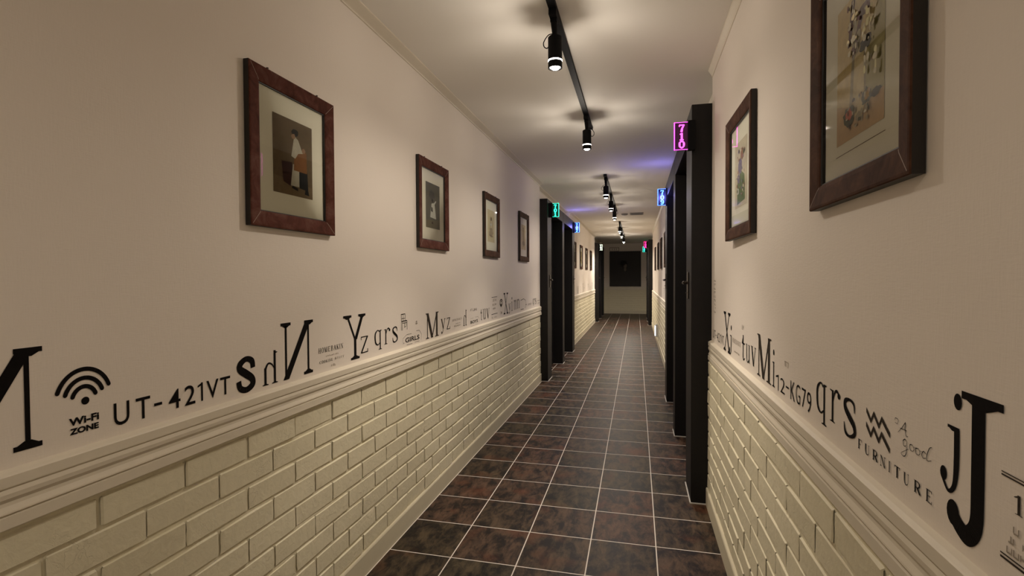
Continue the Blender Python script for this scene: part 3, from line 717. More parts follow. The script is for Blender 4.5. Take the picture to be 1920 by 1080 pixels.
GOOD = [[(.16,.62,.6),(.10,.72,1),(.03,.6,1.2),(.05,.4,1),(.12,.42,.6),(.16,.62,.6),(.14,.1,1.2),(.06,-.1,.8),(-.04,-.04,.6),(.06,.14,.5),(.22,.36,.5)],
        [(.36,.66,.6),(.27,.6,1.2),(.28,.4,1),(.36,.38,.6),(.41,.5,1),(.36,.66,.6)], [(.40,.6,.4),(.48,.62,.4)],
        [(.56,.66,.6),(.47,.6,1.2),(.48,.4,1),(.56,.38,.6),(.61,.5,1),(.56,.66,.6)], [(.60,.6,.4),(.68,.62,.4)],
        [(.80,.62,.6),(.72,.68,1),(.67,.5,1.2),(.71,.38,.8),(.80,.45,.6)], [(.98,1.05,.6),(.90,.95,1),(.82,.55,1.2),(.84,.38,.8),(.96,.48,.5)]]
decal('painted_words', 'R', [(curve_strokes(A_S, -.950, 1.047, .042, .022, .0013), M_INK, 'word'), (curve_strokes(GOOD, -.925, 1.018, .085, .034, .0013), M_INK, 'word')], 'words A good in thin flowing script')
decal('painted_word', 'R', [(sum([glyph(c, -a, .972, (a-b), .0185) for c, a, b in (('F',1.092,1.072),('U',1.062,1.040),('R',1.030,1.008),('N',.999,.979),('I',.970,.961),('T',.951,.931),('U',.921,.903),('R',.890,.869),('E',.857,.838))], []), M_INK)], 'word FURNITURE in small spaced capitals')
zz = []; zp = []
for zb in (1.030, 1.004):
    p_ = [(-1.056, zb+.024), (-1.037, zb+.008), (-1.026, zb+.024), (-1.006, zb+.007), (-.996, zb+.023), (-.966, zb+.003)]
    zz += [[(a, b-.0045), (c, d-.0045), (c, d+.0045), (a, b+.0045)] for (a, b), (c, d) in zip(p_, p_[1:])]
    zp.append((zz, M_GREYINK, 'zigzag')); zz = []
decal('zigzag_emblem', 'R', zp, 'two thick black zigzags above FURNITURE', 'wall drawing')
decal('painted_letters', 'R', [(R_('q', 1.322, 1.252, .963, 1.055)+R_('r', 1.238, 1.178, .985, 1.056)+R_('s', 1.164, 1.098, .980, 1.055), M_INK)], 'letters qrs between 12-KG79 and the zigzags, right wall')
u = []
for ch, a, b, z0, z1 in (('1',1.679,1.650,.958,1.005),('2',1.629,1.585,.960,1.003),('-',1.573,1.544,.985,.990),('K',1.527,1.489,.963,1.014),('G',1.478,1.443,.965,1.016),('7',1.431,1.399,.966,1.015),('9',1.389,1.359,.964,1.015)):
    u += sans(ch, -a, -b, z0, z1, -.01)
decal('painted_letters', 'R', [(u, M_INK)], 'characters 12-KG79 on the right wall')
decal('painted_mark', 'R', [(scribble(-1.587, -1.549, 1.041, 1.058, 3, 25), M_FAINT)], 'faded tiny mark above the K of 12-KG79', 'wall drawing')
decal('painted_letter', 'R', [(R_('M', 1.927, 1.731, .956, 1.100), M_GREYINK)], 'large dark letter M on the right wall')
decal('painted_letter', 'R', [(R_('i', 1.722, 1.690, .958, 1.075), M_INK)], 'narrow letter i directly right of the right wall M')
decal('painted_letters', 'R', [(R_('t', 2.195, 2.130, .968, 1.068)+R_('u', 2.116, 2.041, .972, 1.040)+R_('v', 2.024, 1.943, .974, 1.044), M_INK)], 'letters tuv left of the right wall M')
decal('painted_mark', 'R', [(scribble(-2.193, -2.16, 1.086, 1.107, 2, 26), M_FAINT)], 'faded tiny mark above the letter t, right wall', 'wall drawing')
decal('painted_words', 'R', [(serif_word('HOMEBAKIN', -2.401, -2.215, 1.010, 1.030), M_FAINT, 'word'), (scribble(-2.36, -2.24, .972, .980, 10, 27), M_FAINT)], 'faded small words HOMEBAKIN between Xj and tuv, right wall')
decal('painted_letters', 'R', [(R_('X', 2.632, 2.449, .945, 1.131), M_INK, 'letter'), (R_('j', 2.475, 2.420, .950, 1.077), M_INK, 'letter')], 'tall letters Xj nearest the right door frame')
u = []
for ch, a, b in (('U',2.985,2.945),('T',2.93,2.89),('-',2.885,2.862),('4',2.84,2.80),('2',2.785,2.75),('1',2.735,2.715),('V',2.70,2.66),('T',2.655,2.625)):
    u += sans(ch, -a, -b, *((.962, 1.008) if ch != '-' else (.983, .988)), -.01)
decal('painted_letters', 'R', [(u, M_GREYINK)], 'characters UT-421VT squeezed beside the right door frame')
v_ = []
for q in range(9): v_ += scribble(-2.955, -2.89, 1.10+q*.021, 1.112+q*.021, 3, 30+q)
decal('painted_words', 'R', [(v_, M_FAINT)], 'faded upright lettering beside the right door frame')
decal('painted_letters', 'R', [(R_('t', 7.7, 7.6, .96, 1.07)+R_('X', 7.35, 7.1, .955, 1.14)+R_('Y', 8.3, 8.05, .955, 1.12), M_FAINT)], 'faded letters beyond the right doors')

# ------------------------------------------------------------------ pictures
PW, PH, FWD = 0.446, 0.505, 0.053
def picmat(name, c): return simple(name, tuple(min(.9, q*1.4) if sum(c) > .1 else q for q in c), 0.8, var=0.18, scale=70)
def ell(cx, cy, rx, ry, n=18):
    q = random.Random(int(cx*977+cy*131+rx*517))
    ks = [1+q.uniform(-.22, .16) for i in range(n)]
    return [(cx+k*rx*math.cos(2*PI*i/n), cy+k*ry*math.sin(2*PI*i/n)) for i, k in enumerate(ks)]
def dabs(n, x0, x1, y0, y1, mats, seed, s=.05):
    q = random.Random(seed); out = []
    for i in range(n):
        a, b = q.uniform(x0+s, x1-s), q.uniform(y0+s*.5, y1-s*.5)
        out.append((ell(a, b, s*q.uniform(.3, 1), s*.7*q.uniform(.3, 1), 9), q.choice(mats)))
    return out
def art_layers(kind):
    """(polygon in unit print box, material) painted flat on the sheet; x to the right, y up"""
    if kind == 'bundle':
        b = picmat('print_brown', (0.115, 0.080, 0.042)); return b, [
            ([(0,0),(1,0),(1,.16),(0,.22)], picmat('print_ochre_ground', (0.145, 0.102, 0.055))),
            ([(.20,.42),(.46,.44),(.50,.20),(.42,.12),(.24,.16)], picmat('print_dark_red', (0.055, 0.020, 0.016))),
            ([(.42,.13),(.66,.13),(.64,.42),(.48,.42)], picmat('print_cream', (0.42, 0.40, 0.33))),
            ([(.64,.12),(.88,.10),(.86,.36),(.64,.38)], picmat('print_black', (0.012, 0.012, 0.012))),
            ([(.50,.34),(.85,.34),(.84,.62),(.74,.64),(.52,.58)], picmat('print_orange', (0.20, 0.085, 0.025))),
            ([(.52,.80),(.62,.76),(.74,.60),(.62,.58),(.54,.50),(.44,.52),(.48,.66)], picmat('print_cream', (0.42, 0.40, 0.33))),
            (ell(.54,.84,.09,.055), picmat('print_black', (0.012, 0.012, 0.012))),
            (ell(.50,.79,.05,.035), picmat('print_skin', (0.28, 0.17, 0.10))),
            (ell(.76,.64,.05,.035), picmat('print_skin', (0.28, 0.17, 0.10))),
            ([(.44,.10),(.60,.07),(.60,.11),(.46,.13)], picmat('print_black', (0.012, 0.012, 0.012))),
            ([(.78,.05),(.90,.04),(.88,.10),(.80,.12)], picmat('print_black', (0.012, 0.012, 0.012)))]
    if kind == 'dancer':
        b = picmat('print_slate', (0.095, 0.092, 0.075)); return b, [
            ([(0,0),(1,0),(1,.22),(0,.16)], picmat('print_olive', (0.125, 0.110, 0.065))),
            ([(.30,.24),(.72,.22),(.66,.44),(.60,.58),(.40,.55),(.34,.40)], picmat('print_white', (0.52, 0.52, 0.48))),
            ([(.58,.52),(.74,.62),(.70,.64),(.54,.56)], picmat('print_white', (0.52, 0.52, 0.48))),
            (ell(.46,.62,.07,.04), picmat('print_black', (0.012, 0.012, 0.012))),
            (ell(.42,.74,.20,.10), picmat('print_deep_slate', (0.060, 0.057, 0.058))),
            ([(.36,.38),(.48,.36),(.46,.46),(.38,.48)], picmat('print_black', (0.012, 0.012, 0.012))),
            (ell(.45,.12,.06,.03), picmat('print_dark_red', (0.055, 0.020, 0.016)))]
    if kind == 'sketch':
        b = picmat('print_pale_ochre', (0.52, 0.46, 0.30)); d = picmat('print_sepia', (0.17, 0.12, 0.07)); return b, [
            (ell(.5,.30,.30,.14), picmat('print_light_sepia', (0.30, 0.24, 0.15))),
            ([(.30,.38),(.36,.38),(.46,.80),(.42,.80)], d), ([(.66,.36),(.70,.38),(.62,.78),(.58,.78)], d),
            (ell(.5,.72,.12,.06), d), (ell(.48,.55,.10,.05), picmat('print_white', (0.52, 0.52, 0.48))),
            ([(.25,.20),(.75,.16),(.75,.19),(.25,.23)], d)]
    if kind == 'vase':
        b = picmat('print_yellow_ground', (0.56, 0.46, 0.25)); pl_ = picmat('print_plum', (0.10, 0.045, 0.055)); g = picmat('print_grey', (0.32, 0.29, 0.21)); return b, [
            ([(0,0),(1,0),(1,.25),(.55,.18),(0,.30)], picmat('print_tan', (0.48, 0.35, 0.20))),
            ([(.62,.2),(1,.2),(1,.9),(.78,.7),(.66,.5)], picmat('print_green_grey', (0.40, 0.37, 0.21))),
            ([(.40,.14),(.62,.13),(.66,.50),(.60,.60),(.44,.60),(.38,.50)], picmat('print_light_stem', (0.60, 0.52, 0.33))),
            ([(.30,.22),(.37,.22),(.42,.58),(.36,.58)], g), ([(.62,.20),(.66,.22),(.65,.54),(.61,.54)], g),
            (ell(.64,.58,.13,.045), picmat('print_charcoal', (0.05, 0.048, 0.042))),
            (ell(.44,.62,.11,.06), g),
            ([(.26,.66),(.33,.66),(.42,.96),(.34,.97)], pl_), ([(.36,.56),(.44,.58),(.60,.80),(.52,.82)], pl_),
            (ell(.62,.82,.11,.045), pl_), (ell(.66,.97,.12,.03), pl_),
            (ell(.42,.76,.05,.05), picmat('print_pale_bloom', (0.45, 0.42, 0.33))), (ell(.50,.68,.05,.04), picmat('print_pale_bloom', (0.45, 0.42, 0.33))),
            (ell(.30,.17,.14,.07), picmat('print_dark_green', (0.07, 0.075, 0.035))), (ell(.31,.18,.08,.045), picmat('print_coral', (0.50, 0.12, 0.06))),
            (ell(.68,.22,.09,.055), picmat('print_dark_green', (0.07, 0.075, 0.035))), (ell(.69,.23,.055,.04), picmat('print_gold', (0.45, 0.28, 0.06))),
            (ell(.52,.12,.06,.035), g), (ell(.86,.20,.10,.03), picmat('print_charcoal', (0.05, 0.048, 0.042)))] + dabs(30, .25, .8, .05, .28, [g, picmat('print_tan', (0.48, 0.35, 0.20)), picmat('print_dark_green', (0.07, 0.075, 0.035)), picmat('print_charcoal', (0.05, 0.048, 0.042)), picmat('print_pale_bloom', (0.45, 0.42, 0.33))], 3, .035) + dabs(34, .28, .75, .55, .97, [pl_, g, picmat('print_pale_bloom', (0.45, 0.42, 0.33)), picmat('print_light_stem', (0.60, 0.52, 0.33))], 4, .04) + dabs(22, .66, .98, .25, .8, [g, picmat('print_green_grey', (0.40, 0.37, 0.21))], 5, .045)
    if kind == 'bouquet':
        b = picmat('print_beige', (0.50, 0.45, 0.35)); return b, [
            ([(.2,.05),(.85,.08),(.8,.45),(.5,.55),(.25,.4)], picmat('print_green', (0.10, 0.16, 0.06))),
            (ell(.45,.62,.16,.13), picmat('print_violet', (0.16, 0.13, 0.24))), (ell(.62,.78,.13,.09), picmat('print_rust', (0.30, 0.15, 0.09))),
            (ell(.35,.45,.12,.08), picmat('print_violet', (0.16, 0.13, 0.24))), (ell(.28,.25,.08,.05), picmat('print_white', (0.52, 0.52, 0.48)))] + dabs(40, .15, .9, .05, .9, [picmat('print_violet', (0.16, 0.13, 0.24)), picmat('print_green', (0.10, 0.16, 0.06)), picmat('print_rust', (0.30, 0.15, 0.09)), b], 6, .05)
    if kind == 'tall':
        b = picmat('print_straw', (0.52, 0.42, 0.22)); return b, [
            ([(.42,.1),(.58,.1),(.62,.9),(.40,.9)], picmat('print_amber', (0.28, 0.17, 0.06))), (ell(.5,.25,.24,.1), picmat('print_brown', (0.085, 0.062, 0.030)))]
    b = picmat('print_dim', (0.075, 0.055, 0.035)); return b, [(ell(.5,.45,.22,.28), picmat('print_dim_light', (0.20, 0.17, 0.11)))]

def make_picture(side, yc, zc, art, wood, label, hooks=True, line=False, group=None, pw_=0.208, ph_=0.260):
    X, s = (XL, 1) if side == 'L' else (XR, -1)
    root = empty('framed_picture', (X, yc, zc-PH/2)); tag(root, label, 'picture', 'framed pictures along the corridor walls')
    def pos(a, b, d): return (s*d, (a if side == 'L' else -a), b+PH/2)   # a to the reader's right, b up
    def add(mb, name, **k): o = mb.build(name, None, root, **k); return o
    # mitred moulding: profile (inset from the outer edge, depth from wall)
    prof = [(0, .002), (0, .020), (.0015, .0225), (.006, .023), (.040, .0185), (.047, .0165), (.050, .0145), (.0505, .0125), (FWD, .0125), (FWD, .004)]
    m = MB(); k0 = m.mat(wood); k1 = m.mat(M_LIP)
    n = len(prof)
    for (ax, ay) in ((-1,-1),(1,-1),(1,1),(-1,1)):
        for ins, d in prof: m.v.append(pos(ax*(PW/2-ins), ay*(PH/2-ins), d))
    for c in range(4):
        for i in range(n-1):
            a = c*n+i; b = ((c+1) % 4)*n+i
            m.f.append([a, b, b+1, a+1]); m.mi.append(k1 if (i == 0 or i >= 6) else k0)
        a = c*n; b = ((c+1) % 4)*n
        m.f.append([a+n-1, b+n-1, b, a]); m.mi.append(k1)
    recalc(add(m, 'frame'))
    m = MB()          # pale worn mitre joints
    for (ax, ay) in ((-1,-1),(1,-1),(1,1),(-1,1)):
        e_ = .0006
        for (i0, d0), (i1, d1) in zip(prof[3:6], prof[4:6]):
            q = [(i0-e_, i0+e_), (i0+e_, i0-e_), (i1+e_, i1-e_), (i1-e_, i1+e_)]
            m.add([pos(ax*(PW/2-a), ay*(PH/2-b), (d0 if k < 2 else d1)+.0004) for k, (a, b) in enumerate(q)], [(0,1,2,3)])
    add(m, 'mitre_joints').data.materials.append(simple('worn_mitre', (.30, .22, .17), .7))
    iw, ih = PW/2-.049, PH/2-.049
    m = MB(); m.mat(M_MAT); m.add([pos(-iw,-ih,.006), pos(iw,-ih,.006), pos(iw,ih,.006), pos(-iw,ih,.006), pos(-iw,-ih,.004), pos(iw,-ih,.004), pos(iw,ih,.004), pos(-iw,ih,.004)],
        [(0,1,2,3),(7,6,5,4),(0,4,5,1),(1,5,6,2),(2,6,7,3),(3,7,4,0)])
    if line:
        q = m.mat(picmat('print_rule', (0.10, 0.055, 0.03)))
        m.add([pos(-pw_/2-.004,-ph_/2-.022,.0063), pos(pw_/2+.004,-ph_/2-.022,.0063), pos(pw_/2+.004,-ph_/2-.0205,.0063), pos(-pw_/2-.004,-ph_/2-.0205,.0063)], [(0,1,2,3)], q)
    mb_ = add(m, 'mat_board')
    bm_, lay = art_layers(art)
    m = MB(); k = m.mat(bm_)
    m.add([pos(-pw_/2,-ph_/2,.0066), pos(pw_/2,-ph_/2,.0066), pos(pw_/2,ph_/2,.0066), pos(-pw_/2,ph_/2,.0066)], [(0,1,2,3)], k)
    for i, (poly, mt) in enumerate(lay):
        k = m.mat(mt); m.add([pos(-pw_/2+a*pw_, -ph_/2+min(1, b)*ph_, .0068+i*.00008) for a, b in poly], [list(range(len(poly)))], k)
    add(m, 'print').parent = mb_
    m = MB(); m.mat(M_GLASS); m.add([pos(-iw,-ih,.0105), pos(iw,-ih,.0105), pos(iw,ih,.0105), pos(-iw,ih,.0105)], [(0,1,2,3)])
    add(m, 'glass_pane')
    if hooks:
        for a in (-.13, .13):
            m = MB(); m.mat(M_CHROME); x0, y0, z0 = pos(a, PH/2, .012)
            m.tube([(x0, y0, z0-.002), (x0, y0, z0+.005)], .0022, 8); m.lathe([(.001,0),(.004,.0015),(.004,.0035),(.001,.005)], (x0, y0, z0+.004), 10)
            add(m, 'hanging_pin')
    return root
ZC = 1.7165
make_picture('L', 1.548, ZC, 'bundle', M_FR_RED, 'framed print of a figure carrying an orange bundle, nearest on the left wall')
make_picture('L', 2.795, ZC, 'dancer', M_FR_RED, 'framed dark print with a white figure, second on the left wall')
make_picture('L', 4.022, ZC, 'sketch', M_FR_BR, 'framed pale sepia sketch in a brown frame, third on the left wall')
make_picture('L', 5.250, ZC, 'tall', M_FR_BR, 'framed narrow straw coloured print, nearest the left doors')
make_picture('R', 1.088, 1.700, 'vase', M_FR_BR, 'framed flower and fruit print cut by the top edge, nearest on the right wall', line=True, ph_=0.272)
pr = make_picture('R', 2.170, 1.703, 'bouquet', M_FR_BR, 'framed violet and green bouquet print beside the right doors')
pr.rotation_euler.z = .026; pr.location.x -= .0055      # hangs slightly skewed
for i, y in enumerate((9.72, 10.93, 12.12, 13.33)):
    make_picture('L', y+.05, ZC, 'tall' if i == 1 else 'dim', M_FR_BR, ['dark framed picture just beyond the first left doors', 'second dark framed picture beyond the first left doors', 'third dark framed picture beyond the first left doors', 'dark framed picture just before the far left door'][i], False, group=None)
for i, y in enumerate((7.62, 8.86, 10.1, 11.6)):
    make_picture('R', y, 1.68, 'dim', M_FR_BR, ['dark framed picture just beyond the right doors', 'second dark framed picture beyond the right doors', 'third dark framed picture beyond the right doors', 'fourth dark framed picture beyond the right doors'][i], False)

# ------------------------------------------------------------------ lit number signs
DIG = {
 '7': [[(.10,.98,.14),(.90,.98,.14)], [(.84,.94,.12),(.56,.52,.22),(.46,.06,.30)], [(.12,.92,.10),(.12,.78,.10)]],
 '1': [[(.50,.04,.24),(.50,.98,.24)], [(.20,.04,.10),(.80,.04,.10)], [(.48,.94,.10),(.22,.80,.10)]],
 '0': [[(.5,.97,.12),(.20,.76,.20),(.16,.5,.24),(.20,.24,.20),(.5,.03,.12),(.80,.24,.20),(.84,.5,.24),(.80,.76,.20),(.5,.97,.12)]],
 '9': [[(.82,.66,.22),(.74,.90,.18),(.5,.97,.12),(.24,.86,.20),(.20,.66,.22),(.34,.48,.16),(.58,.46,.12),(.80,.60,.18)], [(.82,.70,.24),(.80,.34,.24),(.60,.08,.18),(.30,.06,.16),(.18,.18,.12)]],
 '2': [[(.20,.72,.18),(.30,.93,.18),(.56,.97,.14),(.80,.80,.22),(.74,.56,.22),(.40,.26,.16),(.18,.06,.12)], [(.16,.05,.16),(.86,.05,.16)]],
 '3': [[(.20,.84,.14),(.48,.97,.14),(.76,.80,.22),(.66,.58,.16),(.42,.52,.10)], [(.42,.52,.10),(.72,.44,.18),(.82,.24,.24),(.54,.03,.14),(.18,.14,.14)]],
 '8': [[(.5,.97,.12),(.24,.86,.18),(.26,.64,.18),(.5,.53,.12),(.78,.36,.22),(.78,.16,.20),(.5,.03,.12),(.22,.16,.20),(.22,.36,.22),(.5,.53,.12),(.74,.64,.18),(.76,.86,.18),(.5,.97,.12)]],
}
def make_sign(text, side, face, y, z0, col, glow, label, power=0, h=.168, w_=.078, bk=.034):
    s = 1 if side == 'L' else -1
    root = empty('number_sign', (face, y, z0)); tag(root, label, 'number sign', 'lit door number signs')
    deep = tuple(c*.10 for c in col)
    m = MB(); m.box(0, s*bk, -.016, .016, -.006, h+.006)
    m.build('sign_bracket', M_BLACKMETAL, root, bevel=.002)
    x0, x1 = sorted((s*bk, s*(bk+w_)))
    acr, nt, b = newmat('tinted_acrylic')
    b.inputs['Base Color'].default_value = (*[c*.03+.002 for c in col], 1); b.inputs['Roughness'].default_value = .5
    b.inputs['Emission Color'].default_value = (*col, 1); b.inputs['Emission Strength'].default_value = 0.012
    m = MB(); m.box(x0, x1, -.003, .003, 0, h)
    pan = m.build('acrylic_panel', acr, root)
    e = emit('neon_'+'_'.join('%02d' % round(c*99) for c in col), col, glow)
    m = MB(); t = .0030
    def q(poly, d=-.0036):
        m.add([(a, d, b) for a, b in poly], [list(range(len(poly)))]); m.add([(a, -d, b) for a, b in poly], [list(range(len(poly)))[::-1]])
    # lit rim on the free edge, the top and the bottom
    xo = x1 if s > 0 else x0; xi = xo-s*t
    m.box(min(xo, xo+s*.0012), max(xo, xo+s*.0012), -.003, .003, 0, h)
    for r in ([(xi,0),(xo,0),(xo,h),(xi,h)], [(x0,h-t*.8),(x1,h-t*.8),(x1,h),(x0,h)], [(x0,0),(x1,0),(x1,t*.8),(x0,t*.8)]): q(r)
    m.build('lit_rim', e, pan)
    m = MB()
    dw, dh = w_*.47, h*.265; cx = (x0+x1)/2 + (-s*.004); L2 = .0022
    for i, ch in enumerate(text):
        by = h*.90 - (i+1)*dh - i*h*.022 ; ax = cx-dw/2
        for st in DIG[ch]:
            pts = catmull([(ax+a*dw, by+b*dh, k*dw) for a, b, k in st], 6)
            loopL, loopR = [], []
            for j, p in enumerate(pts):
                a_ = pts[max(j-1, 0)]; b_ = pts[min(j+1, len(pts)-1)]; dx, dy = b_[0]-a_[0], b_[1]-a_[1]; l = math.hypot(dx, dy) or 1
                loopL.append((p[0]-dy/l*p[2]/2, p[1]+dx/l*p[2]/2)); loopR.append((p[0]+dy/l*p[2]/2, p[1]-dx/l*p[2]/2))
            loop = loopL+loopR[::-1]+[loopL[0]]
            for quad in ribbon([(a, b, L2) for a, b in loop]): q(quad, -.0038)
            for quad in ribbon(pts): q(quad, -.0034)
    m.build('lit_number', e, pan)
    # the light the sign throws on its surroundings
    if not power: return root
    ld = bpy.data.lights.new('sign_glow', 'POINT'); ld.energy = power; ld.color = (.30, .26, 1.0); ld.shadow_soft_size = .03
    lo = bpy.data.objects.new('sign_glow', ld); C.objects.link(lo); lo.parent = root; lo.location = (s*(bk+w_/2), -.05, h/2)
    ld2 = ld.copy(); lo2 = bpy.data.objects.new('sign_glow', ld2); C.objects.link(lo2); lo2.parent = root; lo2.location = (s*(bk+w_/2), .05, h/2)
    return root
MAG = (1.0, .06, .72); BLU = (.06, .20, 1.0); GRN = (.02, .90, .50); BL2 = (.06, .25, 1.0); WHT = (.75, .85, .70); RED = (1.0, .03, .25); TUR = (.03, .85, .65)
make_sign('710', 'R', .318, 3.026, 2.010, MAG, 2.2, 'glowing magenta sign numbered 710', h=.154, w_=.072, bk=.040)
make_sign('709', 'R', FR, 5.40, 2.020, BLU, 3.2, 'glowing blue sign numbered 709, on the second right door', .8, h=.166, bk=.014)
make_sign('701', 'L', FL, 6.32, 2.048, GRN, 2.2, 'glowing green sign numbered 701', bk=.048)
make_sign('702', 'L', FL, 8.80, 2.062, BL2, 3.0, 'glowing blue sign numbered 702, beyond the green one on the left', .8)
make_sign('703', 'L', FL, 14.80, 2.050, WHT, 2.0, 'small white lit number sign on the far left door')
make_sign('708', 'R', FR, 14.05, 2.060, RED, 2.2, 'small red lit number sign on the far right door')
make_sign('707', 'R', FR, 16.45, 2.060, TUR, 2.2, 'small turquoise lit number sign on the far right door')

# ------------------------------------------------------------------ track lights
def make_track(y0, y1, label):
    m = MB(); x = -.345
    m.box(x-.017, x+.017, y0, y1, H-.020, H); 
    o = m.build('light_track', M_BLACKMETAL, None, bevel=.0015, loc=(x, (y0+y1)/2, H-.020))
    c = MB(); c.box(-.0185, .0185, y0-(y0+y1)/2-.004, y0-(y0+y1)/2+.05, -.001, .020); c.build('end_cap', M_BLACKMETAL, o)
    c = MB(); c.box(-.0185, .0185, y1-(y0+y1)/2-.05, y1-(y0+y1)/2+.004, -.001, .020); c.build('end_cap', M_BLACKMETAL, o)
    tag(o, label, 'light track', 'black ceiling light tracks')
M_RING = emit('lit_ring', (1.0, .93, .80), RING_E)
M_RING_FAR = emit('lit_ring_dimmer', (1.0, .93, .78), RING_E*.5)
M_LENS = emit('lit_lens', (1.0, .94, .82), 8.0)
def make_spot(y, dy, label, ang=0.0, cable=-1):
    """adaptor on the track, short bent arm, cylinder hanging straight down with a lit ring near its mouth"""
    x = -.345; zb = 2.208; root = empty('track_spotlight', (x, y, zb)); tag(root, label, 'spotlight', 'black spotlights on the ceiling tracks')
    m = MB(); m.box(-.0165, .0165, -.075, .035, .197, .222); m.build('track_adaptor', M_BLACKMETAL, root, bevel=.002)
    m = MB(); m.tube([(0, -.03, .200), (0, -.028, .178), (0, -.010, .150), (0, 0, .128)], [.014, .014, .012, .012], 12)
    m.box(-.014, .014, -.044, -.010, .182, .200); m.build('arm', M_BLACKMETAL, root, smooth=True)
    R0 = .0305
    m = MB(); m.lathe([(.004,.136),(R0-.004,.136),(R0,.132),(R0,.034)], n=36, cap=True); bod = m.build('lamp_body', M_BLACKMETAL, root, smooth=True)
    m = MB(); m.lathe([(R0-.001,.0345),(R0+.0002,.0335),(R0+.0002,.0285),(R0-.001,.0275)], n=36); m.build('light_ring', M_RING if (y < 5 or y > 14) else M_RING_FAR, bod)
    m = MB(); m.lathe([(R0,.028),(R0,.0),(R0-.004,.0),(R0-.006,.012)], n=36, cap=False); m.build('lamp_mouth', M_BLACKMETAL, root, smooth=True)
    m = MB(); m.lathe([(R0-.006,.010),(R0-.008,.004),(.014,-.004),(.001,-.006)], n=32); m.build('lens', M_LENS, root, smooth=True)
    m = MB(); pts = [(cable*a, 0, b) for a, b in ((.006,.150),(.030,.146),(.050,.118),(.048,.098),(.036,.090),(.029,.096))]
    pts = [tuple(p) for p in catmull(pts, 5)]; m.tube(pts, .0023, 8); m.build('power_cable', M_BLACKMETAL, root, smooth=True)
    for nm, en, ang_, bl in (('beam', BEAM_W, 92, .7), ('spill', SPILL_W, 168, .6)):
        en *= 1.0 if y < 8 else (1.45 if y < 14 else (6.5 if nm == 'spill' else 2.2))
        ld = bpy.data.lights.new(nm, 'SPOT'); ld.energy = en; ld.color = LAMP_COL; ld.spot_size = math.radians(ang_); ld.spot_blend = bl; ld.shadow_soft_size = .022
        lo = bpy.data.objects.new(nm, ld); C.objects.link(lo); lo.parent = root; lo.location = (0, 0, -.012)
    for k in range(6):      # the ring throws light sideways all round
        ld = bpy.data.lights.new('ring_light', 'SPOT'); ld.energy = RING_W * (1 if (y < 5 or y > 14) else .55); ld.color = LAMP_COL
        ld.spot_size = math.radians(144); ld.spot_blend = 1.0; ld.shadow_soft_size = .003
        lo = bpy.data.objects.new('ring_light', ld); C.objects.link(lo); lo.parent = root
        a = k*PI/3; lo.location = (.036*math.cos(a), .036*math.sin(a), .031)
        lo.rotation_euler = (PI/2 + math.radians(3), 0, a - PI/2)
    return root
make_track(-1.55, 3.97, 'black ceiling track nearest the camera')
make_track(5.83, 9.05, 'black ceiling track above the blue number signs')
make_track(10.85, 14.9, 'black ceiling track at the far end')
for y, lab, cb in ((-.60, 'black spotlight behind the viewer', -1), (2.22, 'largest black spotlight with a cable loop, nearest in view', -1), (3.68, 'black spotlight at the end of the nearest track', 1),
              (6.0, 'nearest black spotlight on the middle track', -1), (7.2, 'central black spotlight on the middle track', -1), (8.35, 'farthest black spotlight on the middle track', 1),
              (10.95, 'nearest black spotlight on the far track', -1), (12.3, 'central black spotlight on the far track', -1), (14.3, 'last black spotlight towards the end wall', 1)):
    make_spot(y, 0, lab, cable=cb)

# ------------------------------------------------------------------ small fittings
root = empty('ceiling_vent', (0, 9.62, H)); tag(root, 'grey louvred vent in the far ceiling, right of the track', 'vent')
m = MB(); m.box(-.12, .12, -.15, .15, -.008, 0); m.build('vent_frame', M_VENT, root)
m = MB()
for i in range(9): m.box(-.10, .10, -.125+i*.028, -.113+i*.028, -.014, -.008)
m.build('vent_slats', M_VENT, root)
root = empty('ceiling_fitting', (-.215, 9.6, H)); tag(root, 'small round grey fitting on the ceiling beside the middle track', 'ceiling fitting')
m = MB(); m.lathe([(.060,0),(.060,-.012),(.045,-.026),(.010,-.030)], n=24); m.build('fitting_housing', M_VENT, root, smooth=True)
m = MB(); m.lathe([(.020,-.028),(.016,-.036),(.004,-.038)], n=16); m.build('fitting_cap', M_WHITEPL, root)

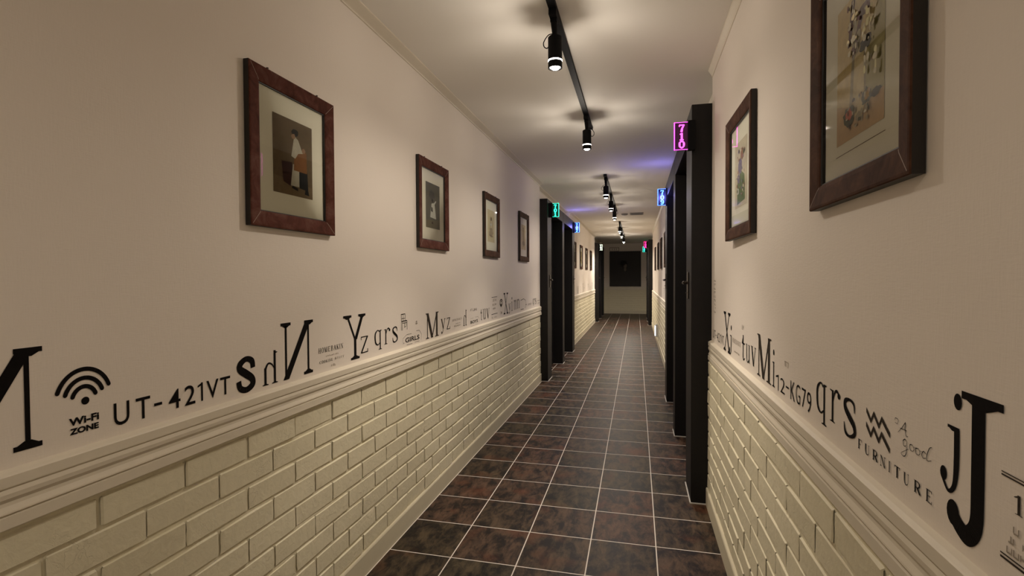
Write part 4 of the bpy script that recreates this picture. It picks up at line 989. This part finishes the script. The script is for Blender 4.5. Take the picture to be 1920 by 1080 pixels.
# night light plugged in low on the right
root = empty('night_light', (XR-.0265, 9.9, .17)); tag(root, 'small glowing white night light low on the right wall', 'night light')
m = MB(); m.box(-.04, 0, -.055, .055, 0, .23); m.build('lamp_housing', M_WHITEPL, root, bevel=.006)
m = MB(); m.box(-.052, -.040, -.045, .045, .02, .20); m.build('lit_cover', emit('night_light_glow', (.85, .92, 1.0), 3.5), root, bevel=.004)

# dark board with a relief on the end wall
root = empty('wall_board', (-.388, YE, .952)); tag(root, 'large square dark board with a small figure on the end wall', 'board')
m = MB(); m.box(-.535, .535, -.035, -.001, 0, 1.225); m.build('board_panel', M_BOARD, root, bevel=.004)
m = MB()
for a in range(0, 360, 30):
    t = math.radians(a); L = .16 + .05*math.sin(a*2.3)
    m.tube([(-.06, -.045, .78), (-.06+math.cos(t)*L*.6, -.06, .78+math.sin(t)*L*.6+.02), (-.06+math.cos(t)*L, -.05, .78+math.sin(t)*L)], [.016, .022, .004], 8)
m.build('dark_wreath', M_LIP, root, smooth=True)
m = MB(); m.lathe([(.002,-.075),(.05,-.055),(.068,0),(.05,.055),(.002,.075)], (0, 0, 0), 18); m.v = [(x, y*.35-.055, z+.72) for x, y, z in m.v]
m2 = len(m.v); m.lathe([(.002,-.08),(.035,-.05),(.045,0),(.025,.06),(.002,.08)], (0, 0, 0), 14)
m.v = m.v[:m2] + [(x, y*.35-.052, z+.60) for x, y, z in m.v[m2:]]
m.build('pale_figure', simple('pale_relief', (.16, .13, .11), .6), root, smooth=True)
root = empty('wall_plate', (-.76, YE, 2.185)); tag(root, 'small framed plate above the dark end board', 'wall plate')
m = MB()
for q in ((-.16, .16, 0, .012), (-.16, .16, .118, .13), (-.16, -.148, 0, .13), (.148, .16, 0, .13)): m.box(q[0], q[1], -.014, -.001, q[2], q[3])
m.build('plate_rim', M_FR_BR, root)
m = MB(); m.box(-.148, .148, -.006, -.001, .012, .118); m.build('plate_face', M_WALL, root)
m = MB()
for a in (-.08, -.01, .06): m.box(a, a+.02, -.010, -.006, .035, .095)
m.build('plate_marks', M_VENT, root)
